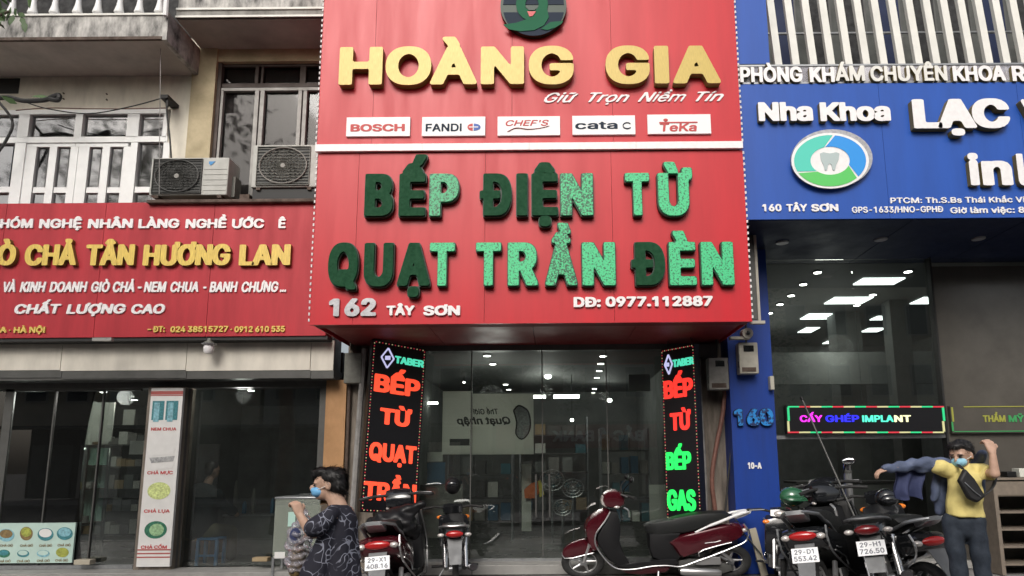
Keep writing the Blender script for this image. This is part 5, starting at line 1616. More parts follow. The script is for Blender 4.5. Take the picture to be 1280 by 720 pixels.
def plate(B, T, u, w, v=0, tilt=.35, lines=None, lean=0.0, s=.98):
    h, ww = .14 * s, .19 * s
    N = Vector((-math.cos(tilt), 0, math.sin(tilt)))
    U = Vector((0, -1, lean)).normalized(); W = Vector((math.sin(tilt), 0, math.cos(tilt)))
    O = Vector((u, v, w)) - U * ww / 2 - W * h / 2
    p = MB(T).prism([O, O + U * ww, O + U * ww + W * h, O + W * h], -N * .006).build('number_plate', 'plate_white', B, smooth=False)
    if lines:
        mb = MB(T)
        for t, a, b, c, d in lines:
            g = []; x = 0
            for ch in t:
                g.append((ch, x)); x += adv(ch)
            for ch, p0 in g:
                G = glyph(ch, .03, .02, .07)
                if G is None: continue
                V, Fc, seg = G
                mb.add([O + U * ww * (a + (b - a) * (vx + p0) / x) + W * h * (c + (d - c) * vy / .73) + N * .003 for vx, vy in V], Fc)
        kind(mb.build('plate_number', 'plate_ink', p, smooth=False, loc=wloc(B)), 'stuff')
    return p
def mirror(B, T, u, v, w, side, bright=False, rod=.17, out=.10):
    q = (u - .06, v + side * out, w + rod)
    m = MB(T).tube(smoothpts([(u, v, w), (u, v + side * out * .5, w + rod * .45), q], 3), .007, 6).build('mirror_stalk', 'black_plastic', B)
    MB(T).ell((q[0], q[1] + side * .03, q[2] + .025), (.022, .062, .042), 14, 8).build('mirror', 'black_plastic', m, loc=wloc(B))
    MB(T).ell((q[0] - .018, q[1] + side * .03, q[2] + .025), (.008, .053, .036), 14, 8).build('mirror_glass', 'mirror_face' if bright else 'grey_plastic', m, loc=wloc(B))
def scooter(name, label, x, y, heading, body='maroon', lean=0, scale=1.0, rear=0, plates=None, front=0, accent='silver', seat='seat_vinyl', tail='tail_red', bright=(False, False), mirrors=True, brite_rail=True, rear_body=None):
    T = frame_T(x, y, heading, scale, lean)
    B = thing(name, label, 'scooter', (x, y, 0), 'motorbikes parked in front of the shops')
    C = lambda pts: [cs(*p) for p in pts]
    uf, wf = cs(168, 0)[0], .215; ur = cs(1005, 0)[0]
    wheel(B, T, uf, .215, .045); wheel(B, T, ur, .215, .05)
    # fork and front fender
    for sgn in (-1, 1): MB(T).tube([(uf, sgn * .065, .215), cs(225, 440)[:1] + (sgn * .06,) + cs(225, 440)[1:]], .018, 8).build('fork_leg', 'silver', B)
    MB(T).pillow(C([(50, 552), (58, 525), (82, 505), (110, 490), (145, 478), (180, 470), (205, 500), (235, 545), (180, 558), (110, 573), (70, 576), (56, 570)]), .075, edge=.82).build('front_fender', body, B)
    for sgn in (-1, 1):
        MB(T).tube([(a, sgn * .074, b) for a, b in C([(48, 556), (62, 576), (110, 575), (170, 560), (232, 546)])], .006, 6).build('fender_trim', accent, B)
    # front shield, inner shield, head cowl
    MB(T).pillow(C([(175, 402), (190, 362), (225, 330), (262, 308), (300, 298), (326, 312), (296, 362), (262, 412), (240, 450), (238, 492), (252, 525), (240, 545), (216, 540), (196, 500), (182, 455)]), .17, edge=.72, r=.35).build('front_shield', body, B)
    MB(T).pillow(C([(322, 308), (362, 312), (378, 360), (380, 420), (374, 480), (392, 540), (430, 606), (370, 620), (320, 590), (278, 540), (246, 488), (246, 446), (276, 398), (300, 360)]), .165, edge=.9).build('inner_shield', 'black_plastic', B)
    for sgn in (-1, 1):
        MB(T).tube([(a, sgn * .172, b) for a, b in smooth2(C([(322, 313), (288, 370), (242, 430), (234, 482), (255, 530), (308, 596), (362, 628), (450, 630), (550, 615), (640, 612), (710, 618), (800, 590), (900, 556), (1000, 518), (1078, 482), (1096, 430), (1070, 385)]))], .0085, 6).build('trim_line', accent, B)
    MB(T).pillow(C([(276, 252), (286, 216), (310, 200), (350, 193), (392, 210), (416, 248), (408, 284), (372, 300), (320, 298), (292, 290)]), .12, edge=.75, r=.4).build('head_cowl', body, B)
    MB(T).pillow(C([(270, 250), (282, 226), (300, 240), (318, 262), (352, 264), (342, 290), (302, 297), (276, 280)]), .09, edge=.8, r=.5).build('headlight', 'clear_lens', B)
    MB(T).ell(cs(362, 292)[:1] + (.11,) + cs(362, 292)[1:], (.03, .02, .02)).build('indicator', 'clear_lens', B)
    for sgn in (-1, 1):
        a = cs(385, 225)
        MB(T).tube([(a[0], sgn * .08, a[1]), (a[0] - .06, sgn * .2, a[1] + .0), (a[0] - .12, sgn * .33, a[1] - .02)], [.017, .019, .02], 8).build('handle_grip', 'rubber', B)
        MB(T).tube([(a[0] - .0, sgn * .16, a[1] + .015), (a[0] - .045, sgn * .31, a[1] - .0)], .007, 6).build('brake_lever', 'silver', B)
        if mirrors is True or mirrors == sgn: mirror(B, T, a[0] - .03, sgn * .15, a[1] + .015, sgn, bright[0 if sgn > 0 else 1])
    MB(T).tube(smoothpts([(cs(405, 300)[0], 0, cs(405, 300)[1]), (cs(432, 318)[0], 0, cs(432, 318)[1]), (cs(438, 355)[0], 0, cs(438, 355)[1])]), .012, 6).build('bag_hook', accent, B)
    # floor, belly, under-seat box
    MB(T).pillow(C([(345, 612), (400, 596), (470, 590), (540, 590), (640, 576), (700, 580), (704, 608), (640, 610), (550, 612), (450, 626), (370, 626)]), .15, edge=.92).build('floorboard', 'black_plastic', B)
    MB(T).pillow(C([(365, 632), (450, 636), (560, 622), (640, 618), (660, 630), (640, 652), (480, 666), (400, 656)]), .14, edge=.85).build('belly_panel', body + '_dark' if body == 'maroon' else body, B)
    MB(T).pillow(C([(540, 440), (620, 436), (720, 436), (700, 480), (680, 520), (720, 570), (700, 590), (600, 592), (556, 570), (540, 520)]), .13, edge=.9).build('seat_box', 'black_plastic', B)
    MB(T).pillow(C([(520, 402), (535, 388), (560, 380), (610, 370), (660, 364), (710, 350), (770, 338), (840, 328), (910, 323), (985, 324), (1012, 340), (980, 364), (900, 386), (850, 406), (800, 428), (740, 440), (680, 442), (620, 452), (560, 458), (532, 438)]), .13, edge=.8, r=.55).build('seat', seat, B)
    MB(T).pillow(C([(638, 492), (665, 472), (700, 455), (750, 442), (800, 430), (850, 418), (900, 406), (950, 396), (1000, 388), (1050, 388), (1082, 402), (1092, 430), (1078, 456), (1050, 474), (1000, 492), (940, 510), (880, 528), (820, 546), (760, 564), (718, 578), (694, 566), (672, 525)]), .165, edge=.8, r=.55).build('rear_panel', rear_body or body, B)
    for sgn in (-1, 1):
        MB(T).tube([(a, sgn * .17, b) for a, b in C([(815, 566), (812, 545), (840, 528), (920, 506), (1000, 488)])], .006, 6).build('panel_trim', accent, B)
        MB(T).tube([(a, sgn * .166, b) for a, b in C([(850, 492), (880, 488), (910, 486), (940, 478)])], .006, 5).build('model_script', accent, B)
        MB(T).tube([(a, sgn * s_, b) for (a, b), s_ in zip(smooth2(C([(800, 434), (870, 402), (960, 370), (1040, 340), (1128, 322)]), 3), [.14] * 6 + [.13] * 4 + [.1, .08, .05])], [.012] * 4 + [.018] * 8 + [.012], 8).build('grab_rail', 'white_paint' if brite_rail else 'alu', B)
    MB(T).pillow(C([(1030, 345), (1070, 325), (1128, 315), (1130, 332), (1090, 352), (1040, 368)]), .07, edge=.85).build('rear_rack', 'white_paint' if brite_rail else 'alu', B)
    # engine, exhaust, stand
    MB(T).pillow(C([(700, 592), (760, 580), (840, 588), (930, 600), (1010, 620), (1015, 650), (940, 672), (820, 684), (740, 676), (705, 650)]), .09, edge=.9).build('engine', 'metal_dark', B)
    for k, (a, b, r, m) in enumerate(((cs(712, 645), cs(935, 655), .052, 'silver'),)):
        MB(T).tube([(a[0], -.15, a[1]), (a[0] - .04, -.16, a[1]), (b[0] + .03, -.16, b[1]), (b[0], -.16, b[1])], [r * .8, r, r, r * .7], 16).build('exhaust', m, B)
        MB(T).tube([(a[0], .15, a[1]), (a[0] - .04, .16, a[1]), (b[0] + .03, .16, b[1]), (b[0], .16, b[1])], [r * .8, r, r, r * .7], 16).build('gear_case', m, B)
    for sgn in (-1, 1):
        MB(T).pillow(C([(795, 585), (850, 572), (935, 568), (940, 610), (840, 612), (800, 610)]), .01, y0=sgn * .14).build('heat_shield', 'silver', B)
        MB(T).tube([(cs(940, 540)[0], sgn * .12, cs(940, 540)[1]), (ur, sgn * .12, .24)], .02, 8).build('shock_absorber', 'silver', B)
    MB(T).tube([(cs(592, 625)[0], .10, cs(592, 625)[1]), (cs(580, 700)[0], .20, .01)], .011, 6).build('side_stand', 'alu', B)
    # tail: light, indicators, mudguard, plate
    a = cs(1088, 420)
    MB(T).ell((a[0] - .0, 0, a[1]), (.035, .10, .045), 16, 10).build('tail_light', tail, B)
    for sgn in (-1, 1): MB(T).ell((a[0] + .015, sgn * .125, a[1] - .01), (.035, .035, .03), 12, 8).build('rear_indicator', 'clear_lens', B)
    MB(T).prism([(a[0] - .0, -.07, a[1] - .07), (a[0] - .0, .07, a[1] - .07), (a[0] - .16, .055, .30), (a[0] - .16, -.055, .30)], (-.012, 0, -.006)).build('mudguard', 'grey_plastic', B, smooth=False)
    if plates: plate(B, T, a[0] - .075, a[1] - .165, 0, .42, plates)
    return B
def smooth2(pts, k=3):
    q = smoothpts([(a, 0, b) for a, b in pts], k)
    return [(p.x, p.z) for p in q]
def underbone(name, label, x, y, heading, body='black_gloss', lean=0, mirrors=True, scale=1.0, plates=None, bright=(False, False), tail='tail_red', helmet=None, rail='alu', indicator='clear_lens'):
    T = frame_T(x, y, heading, scale, lean)
    B = thing(name, label, 'motorbike', (x, y, 0), 'motorbikes parked in front of the shops')
    wheel(B, T, 0.0, .28, .036, 8); wheel(B, T, 1.24, .28, .032, 8)
    for sgn in (-1, 1):
        MB(T).tube([(1.24, sgn * .075, .28), (1.10, sgn * .07, .72)], .020, 8).build('fork_leg', 'silver', B)
        MB(T).tube([(0, sgn * .10, .30), (.10, sgn * .10, .66)], .026, 10).build('shock_absorber', 'chrome', B)
        MB(T).tube([(0, sgn * .09, .28), (.45, sgn * .08, .34)], .022, 8).build('swing_arm', 'metal_dark', B)
    MB(T).pillow([(1.02, .52), (1.24, .60), (1.42, .56), (1.52, .44), (1.44, .46), (1.24, .53), (1.06, .46)], .055).build('front_fender', body, B)
    MB(T).pillow([(.93, .42), (1.02, .40), (1.15, .62), (1.13, .82), (1.10, .92), (1.02, .92), (1.03, .75), (.98, .60)], .16, edge=.7, r=.3).build('front_shield', body, B)
    MB(T).pillow([(1.00, .92), (1.08, .90), (1.15, .94), (1.12, 1.03), (1.04, 1.06), (.97, 1.02)], .11, edge=.7, r=.4).build('head_cowl', body, B)
    MB(T).ell((1.13, 0, .97), (.04, .075, .05)).build('headlight', 'clear_lens', B)
    MB(T).pillow([(.35, .50), (.65, .50), (.97, .62), (1.02, .76), (.90, .68), (.60, .62), (.34, .66)], .075).build('centre_tube', 'black_plastic', B)
    MB(T).pillow([(.55, .22), (.80, .22), (.86, .36), (.78, .48), (.56, .46)], .12).build('engine', 'alu', B)
    MB(T).pillow([(-.30, .72), (-.10, .60), (.20, .56), (.42, .56), (.46, .68), (.40, .74), (.10, .76), (-.20, .82)], .11, edge=.75).build('rear_panel', body, B)
    MB(T).pillow([(-.22, .80), (.0, .76), (.30, .73), (.48, .75), (.56, .80), (.40, .83), (.10, .85), (-.12, .88), (-.24, .86)], .115, edge=.8, r=.5).build('seat', 'seat_vinyl', B)
    MB(T).tube(smoothpts([(.05, .13, .80), (-.22, .14, .84), (-.36, .08, .86), (-.38, 0, .86), (-.36, -.08, .86), (-.22, -.14, .84), (.05, -.13, .80)], 3), .013, 8).build('grab_rail', rail, B)
    MB(T).ell((-.33, 0, .755), (.04, .085, .045), 14, 8).build('tail_light', tail, B)
    for sgn in (-1, 1):
        MB(T).ell((-.27, sgn * .13, .74), (.03, .035, .025), 10, 6).build('rear_indicator', indicator, B)
        MB(T).tube([(1.05, sgn * .06, .99), (1.02, sgn * .2, 1.02), (.93, sgn * .33, 1.0)], [.015, .017, .019], 8).build('handle_grip', 'rubber', B)
        MB(T).tube([(1.06, sgn * .16, 1.02), (1.0, sgn * .31, 1.0)], .007, 6).build('brake_lever', 'silver', B)
        MB(T).ell((1.08, sgn * .14, .86), (.03, .045, .03), 10, 6).build('front_indicator', 'orange_lens', B)
        if mirrors is True or mirrors == sgn: mirror(B, T, 1.03, sgn * .16, 1.02, sgn, bright[0 if sgn > 0 else 1], rod=.12, out=.08)
        MB(T).tube([(.45, sgn * .1, .25), (.45, sgn * .24, .25)], .018, 8).build('foot_peg', 'rubber', B)
    MB(T).prism([(-.26, -.07, .70), (-.26, .07, .70), (-.42, .055, .40), (-.42, -.055, .40)], (-.012, 0, -.006)).build('mudguard', 'grey_plastic', B, smooth=False)
    MB(T).tube([(.55, -.13, .26), (.2, -.16, .26), (-.25, -.17, .33), (-.34, -.17, .345)], [.025, .045, .05, .04], 12).build('exhaust', 'chrome', B)
    MB(T).tube([(.5, .10, .25), (.42, .22, .01)], .011, 6).build('side_stand', 'alu', B)
    if plates: plate(B, T, -.36, .60, 0, .5, plates)
    return B
PL = lambda a, b: [(a, .1, .9, .58, .9), (b, .06, .94, .12, .45)]
# maroon scooter seen from its side, facing left
ws = P(918, 640, 8.75)
scooter('scooter', 'maroon scooter standing side-on with silver trim in front of the middle shop', ws.x, 8.75, 180, 'maroon', lean=3, brite_rail=True)
# black and maroon scooter, rear view
p = P(478, 672, 6.9)
scooter('scooter', 'black scooter with maroon tail and white number plate right of the woman', p.x + .02, 7.05, 91, 'black_gloss', lean=6, plates=PL('29-X1', '408.16'), brite_rail=False, scale=1.04, mirrors=False, rear_body='maroon')
p = P(571, 672, 8.0)
underbone('motorbike', 'narrow black motorbike seen from behind in front of the pale banner', p.x, 8.0, 97, 'black_gloss', lean=2, rail='silver', mirrors=False, scale=.92)
p = P(950, 650, 8.4)
underbone('motorbike', 'black motorbike facing the street with an orange indicator by the blue pillar', p.x + .36, 8.95, 258, 'black_gloss', lean=2, mirrors=False, scale=.9)
p = P(1000, 672, 6.9)
scooter('scooter', 'black scooter with broad red tail light and tilted plate right of the blue pillar', p.x + .26, 7.05, 62, 'black_gloss', lean=9, plates=PL('29-D1', '553.42'), accent='grey_plastic', brite_rail=False, bright=(False, True), scale=1.13, mirrors=-1)
p = P(1086, 672, 6.9)
underbone('motorbike', 'black motorbike with dark tail and white plate in the middle of the right row', p.x + .20, 6.85, 64, 'black_gloss', lean=9, plates=PL('29-H1', '726.50'), bright=(False, True), rail='grey_plastic', scale=1.1, mirrors=-1, tail='tail_dark')
p = P(1170, 665, 6.5)
scooter('scooter', 'dark grey scooter with silver grab rail and red tail light beside the man', p.x + .18, 6.85, 106, 'black_gloss', lean=6, accent='silver', brite_rail=False, scale=1.08, mirrors=False)
# loose things on the bikes
q = P(990, 621, 7.9)
H = thing('helmet', 'glossy dark green helmet with bright reflection resting on a motorbike by the pillar', 'helmet', q)
MB().ell(q, (.15, .13, .12), 18, 12).build('shell', 'helmet_green', H); MB().prism([q + Vector((-.14, -.08, -.0)), q + Vector((.13, -.08, 0)), q + Vector((.11, -.2, -.03)), q + Vector((-.11, -.2, -.03))], (0, 0, -.01)).build('peak', 'helmet_green', H, smooth=False)
q = P(1108, 622, 7.2)
H = thing('helmet', 'grey half helmet hanging at the front of the right row of motorbikes', 'helmet', q)
MB().ell(q, (.12, .1, .10), 18, 12).build('shell', 'black_gloss', H); MB().ell(q + Vector((-.01, -.08, -.02)), (.1, .06, .06), 12, 8).build('visor', 'black_gloss', H)
q = P(563, 620, 8.6)
H = thing('helmet', 'black helmet above the narrow motorbike in front of the glass', 'helmet', q)
MB().ell(P(566, 607, 8.3), (.10, .1, .11), 16, 10).build('shell', 'black_plastic', H); MB().ell(P(566, 607, 8.3) + Vector((0, -.06, .02)), (.07, .05, .05), 12, 8).build('visor', 'black_gloss', H)

# ================================================================ PEOPLE
def blob(name, parts, m, parent, voxel=.012, smooth=6, wide=None, cx=0):
    """one continuous skin round tapered limbs and ellipsoids (voxel union, then smoothed)"""
    mb = MB()
    for p in parts:
        if p[0] == 'e':
            mb.ell(p[1], p[2], 18, 12, p[3] if len(p) > 3 else None)
        else:
            _, a, b, ra, rb = p[:5]
            fl = p[5] if len(p) > 5 else 1.0
            a = Vector(a); b = Vector(b); n = 5
            mb.tube([a + (b - a) * t / n for t in range(n + 1)], [ra + (rb - ra) * t / n for t in range(n + 1)], 14, flat=fl)
            if len(p) <= 6 or not p[6]:
                mb.ell(a, (ra, ra, ra), 12, 8); mb.ell(b, (rb, rb, rb), 12, 8)
    if wide: mb.v = [Vector((cx + (v.x - cx) * wide, v.y, v.z)) for v in mb.v]
    o = mb.build(name, m, parent)
    r = o.modifiers.new('remesh', 'REMESH'); r.mode = 'VOXEL'; r.voxel_size = voxel; r.use_smooth_shade = True
    s = o.modifiers.new('smooth', 'SMOOTH'); s.iterations = smooth; s.factor = .5
    dg = bpy.context.evaluated_depsgraph_get()
    me = bpy.data.meshes.new_from_object(o.evaluated_get(dg))
    o.modifiers.clear(); old = o.data; o.data = me; bpy.data.meshes.remove(old)
    for q in me.polygons: q.use_smooth = True
    return o
def hand(w, d, up, s=1.0, curl=.6, flip=1):
    """palm, four curled fingers of unequal length and a thumb; w wrist, d direction of the hand, up back-of-hand normal"""
    d = d.normalized(); side = d.cross(up).normalized(); nrm = side.cross(d).normalized()
    out = [('e', w + d * .045 * s, (.040 * s, .040 * s, .040 * s))]
    out = []
    for k in range(4):
        off = side * (.026 - .0175 * k) * s * flip
        base = w + d * .085 * s + off
        out.append(('c', w + d * .01 * s + off * .6, base, .017 * s, .013 * s))
        L = (.040, .046, .043, .034)[k] * s
        a = curl; p1 = base + (d * math.cos(a) - nrm * math.sin(a)) * L
        p2 = p1 + (d * math.cos(a * 2.1) - nrm * math.sin(a * 2.1)) * L * .7
        p3 = p2 + (d * math.cos(a * 3) - nrm * math.sin(a * 3)) * L * .45
        out += [('c', base, p1, .0105 * s, .0095 * s), ('c', p1, p2, .0095 * s, .0085 * s), ('c', p2, p3, .0085 * s, .007 * s)]
    b0 = w + d * .03 * s + side * .026 * s * flip
    t1 = b0 + (d * .6 + side * .75 * flip - nrm * .25).normalized() * .036 * s
    t2 = t1 + (d * .85 + side * .2 * flip - nrm * .5).normalized() * .030 * s
    out += [('c', b0, t1, .014 * s, .0115 * s), ('c', t1, t2, .0115 * s, .009 * s)]
    return out
def head_parts(c, fwd, s=1.0, tilt=None):
    """skull, jaw, nose, ears, lips and brow for a head centred at c looking along fwd"""
    f = fwd.normalized(); r = f.cross(Vector((0, 0, 1))).normalized(); u = r.cross(f).normalized()
    rot = Matrix((r, f, u)).transposed()
    g = lambda a, b, cc: c + r * a * s + f * b * s + u * cc * s
    E_ = lambda a, b, cc, rr: ('e', g(a, b, cc), tuple(q * s for q in rr), rot)
    return [E_(0, -.012, .025, (.074, .092, .090)), E_(0, .022, -.045, (.056, .062, .068)), E_(0, .05, -.085, (.028, .028, .022)),
            E_(0, .092, -.012, (.012, .020, .024)), E_(0, .099, -.026, (.015, .012, .010)), E_(0, .078, -.058, (.022, .012, .007)), E_(0, .078, -.067, (.019, .012, .007)),
            E_(.03, .070, .022, (.024, .014, .009)), E_(-.03, .070, .022, (.024, .014, .009)), E_(.076, -.012, -.012, (.009, .020, .032)), E_(-.076, -.012, -.012, (.009, .020, .032))], g, rot
def face_bits(B, g, rot, s, wide, cx, mask=None):
    fx = lambda v: Vector((cx + (v.x - cx) * wide, v.y, v.z))
    for sg in (-1, 1):
        e = MB(lambda q: fx(q)); e.ell(g(sg * .031, .078, .006), (.015 * s, .006 * s, .006 * s), 10, 6, rot); e.build('eye', 'eye_dark', B)
        e = MB(lambda q: fx(q)); e.ell(g(sg * .031, .082, .027), (.022 * s, .007 * s, .004 * s), 10, 6, rot); e.build('eyebrow', 'hair', B)
    if mask:
        blob('face_mask', [('e', g(0, .052, -.045), (.058 * s, .050 * s, .046 * s), rot), ('e', g(0, .088, -.028), (.020 * s, .018 * s, .024 * s), rot), ('e', g(0, .080, -.055), (.030 * s, .020 * s, .024 * s), rot)], mask, B, .006, 5, wide, cx)
        for sg in (-1, 1):
            e = MB(lambda q: fx(q))
            e.tube([g(sg * .050, .06, -.03), g(sg * .074, .01, -.012), g(sg * .080, -.02, .01)], .0025, 5); e.build('ear_loop', 'poster_white', B)

q = P(497, 645, 7.6)
H = thing('rain_cape', 'dark rain cape bundled over the handlebars of the black and maroon scooter', 'cape', q)
o = blob('folded_cloth', [('c', q + Vector((-.30, 0, -.10)), q + Vector((.02, 0, .02)), .08, .10), ('c', q + Vector((.02, 0, .02)), q + Vector((.30, .02, .13)), .09, .035), ('c', q + Vector((-.15, -.05, -.04)), q + Vector((.12, -.05, -.10)), .12, .12), ('c', q + Vector((.12, 0, .0)), q + Vector((.18, .05, -.18)), .08, .09)], 'black_plastic', H, .02, 2)
for v in o.data.vertices: v.co += v.normal * .008 * (math.sin(v.co.x * 30 + v.co.z * 41) + math.sin(v.co.x * 17 - v.co.z * 60 + v.co.y * 30))
def strands(parent, src, m, comb, n=900, L=.05, w=.0022, seed=1, zmin=-9):
    rd = random.Random(seed); me = src.data; vs = []; fs = []; base = wloc(parent)
    for i in range(n):
        v = me.vertices[rd.randrange(len(me.vertices))]
        if v.co.z < zmin: continue
        p = base + v.co; nn = v.normal
        d = (comb - nn * comb.dot(nn)); d = (d.normalized() if d.length > .1 else nn) + nn * rd.uniform(.12, .5) + Vector((rd.gauss(0, .22), rd.gauss(0, .22), rd.gauss(0, .22)))
        l = L * rd.uniform(.5, 1.2); s_ = d.cross(nn).normalized() * w * rd.uniform(.7, 1.6); k = len(vs)
        vs += [p - s_, p + s_, p + d * l * .6 + s_ * .6 + Vector((0, 0, -.003)), p + d * l + Vector((0, 0, -.010))]; fs.append((k, k + 1, k + 2, k + 3))
    kind(MB().add(vs, fs).build('strands', m, src, smooth=False, loc=base), 'stuff')
# --- woman in the dark printed robe, walking left
def woman():
    Y = 5.0; wd = 1.17
    c = P(410, 604, Y); cx = c.x
    X = lambda px, py, dy=0: Vector((cx + (P(px, py, Y).x - cx) / wd, Y + dy, P(px, py, Y).z))
    B = thing('person', 'woman in a dark printed robe and blue face mask walking left with raised hand', 'person', (cx, Y, 0))
    fw = Vector((-1, -.18, -.10))
    s = 1.02
    hp, g, rot = head_parts(X(409, 606), fw, s)
    neck = X(421, 627); chest = X(424, 660); hipc = X(420, 712)
    sh_n = X(419, 643, -.13); sh_f = X(425, 642, .15)
    el = X(400, 661, -.20); wr = X(387.5, 641, -.20)
    elf = X(398, 668, .12); wrf = X(380, 672, .05)
    body = hp + [('c', X(413, 612), X(424, 634), .052, .058), ('c', X(424, 642), chest, .08, .095), ('c', chest, hipc, .095, .11), ('c', sh_n, sh_f, .055, .055),
                 ('c', sh_n, el, .048, .038), ('c', el, wr, .038, .025), ('c', sh_f, elf, .045, .036), ('c', elf, wrf, .036, .024)]
    body += hand(wr, X(383, 627, -.20) - X(387.5, 641, -.20), Vector((.6, -.6, .2)), .95, 1.0)
    body += hand(wrf, Vector((-.7, -.2, -.7)), Vector((-.5, 0, .5)), .95, .9)
    # legs, mid-stride
    for k, (fx_, dy, tz) in enumerate(((-.13, -.05, .0), (.12, .06, .04))):
        hp_ = Vector((hipc.x, Y + dy, hipc.z)); kn = Vector((hipc.x + fx_ * .6, Y + dy, .44)); an = Vector((hipc.x + fx_, Y + dy, .07 + tz))
        body += [('c', hp_, kn, .06, .05), ('c', kn, an, .05, .033), ('c', an + Vector((.03, 0, -.02)), an + Vector((-.15, 0, -.035)), .036, .026)]
    blob('body', body, 'skin', B, .009, 4, wd, cx)
    # hair: short, swept back from the face
    hair = [('e', g(0, -.035, .05), (.086 * s, .088 * s, .078 * s), rot), ('e', g(0, -.055, .0), (.082 * s, .066 * s, .085 * s), rot), ('e', g(0, .028, .098), (.062 * s, .062 * s, .034 * s), rot), ('e', g(0, .065, .078), (.05 * s, .03 * s, .026 * s), rot), ('e', g(0, -.075, .075), (.05 * s, .04 * s, .05 * s), rot)]
    ho = blob('hair', hair, 'hair', B, .008, 3, wd, cx)
    strands(B, ho, 'hair', Vector((1, 0, -.5)), 1500, .045)
    face_bits(B, g, rot, s, wd, cx, 'mask_blue')
    robe = [('c', X(423, 641), X(425, 652), .085, .115), ('c', X(425, 652), X(421, 690), .118, .135), ('c', X(421, 690), X(417, 725), .135, .165), ('c', X(417, 725), Vector((X(415, 725).x, Y, .28)), .165, .24, 1.0, True),
            ('c', X(421, 641, -.1), X(425, 641, .13), .055, .052),
            ('c', X(419, 642, -.12), X(406, 656, -.19), .056, .078), ('c', X(425, 642, .14), X(404, 663, .12), .052, .070),
            ('c', X(433, 641, .0), X(438, 700, .02), .05, .07), ('c', X(414, 668, -.10), X(402, 715, -.1), .06, .10), ('c', X(434, 690), X(438, 730), .07, .09), ('c', X(404, 690, -.05), X(398, 730, -.03), .06, .08)]
    rb = blob('robe', robe, 'robe_print', B, .012, 5, wd, cx)
    bm = rb.data
    for v in bm.vertices:
        a = v.co
        k = math.sin(a.x * 26 + a.z * 9) * .5 + math.sin(a.x * 47 - a.z * 5 + a.y * 20) * .35
        n = v.normal; dn = max(0, min(1, (-(a.z) + 1.3) / .9 + .25))
        k2 = math.sin(a.x * 19 + a.y * 11 + math.sin(a.z * 7) * 1.5)
        v.co += n * (k * .009 + k2 * abs(k2) * .012) * dn
    for k, dy in enumerate((-.05, .06)):
        fx_ = (-.13, .12)[k]
        q = Vector((hipc.x + fx_, Y + dy, .0)); q.x = cx + (q.x - cx) * wd
        MB().ell(q + Vector((-.06, 0, .03 + (.04 if k else 0))), (.17, .05, .035), 14, 8).build('sandal', 'black_plastic', B)
    # plastic bag hanging from the far hand
    q = P(374, 672, 5.05)
    G = thing('plastic_bag', 'crumpled clear plastic bag with purple print carried by the woman', 'bag', q)
    w_ = Vector((cx + (wrf.x - cx) * wd, 5.05, wrf.z))
    b = blob('bag', [('e', q + Vector((0, 0, -.02)), (.095, .075, .15)), ('c', q + Vector((.02, 0, .1)), q + Vector((.035, 0, .2)), .05, .02), ('e', q + Vector((0, 0, -.16)), (.09, .07, .11))], 'clear_plastic', G, .012, 2)
    rd = random.Random(3)
    for v in b.data.vertices: v.co += v.normal * .010 * (math.sin(v.co.x * 90 + v.co.z * 60) + math.sin(v.co.z * 110 - v.co.y * 70))
    blob('contents', [('e', q + Vector((.0, 0, -.13)), (.06, .05, .09)), ('e', q + Vector((-.015, 0, -.24)), (.055, .045, .06))], 'ink_brown', G, .014, 2)
    MB().ell(q + Vector((-.01, -.055, .02)), (.045, .012, .06), 10, 6).build('print', 'jacket_lining', G)
woman()

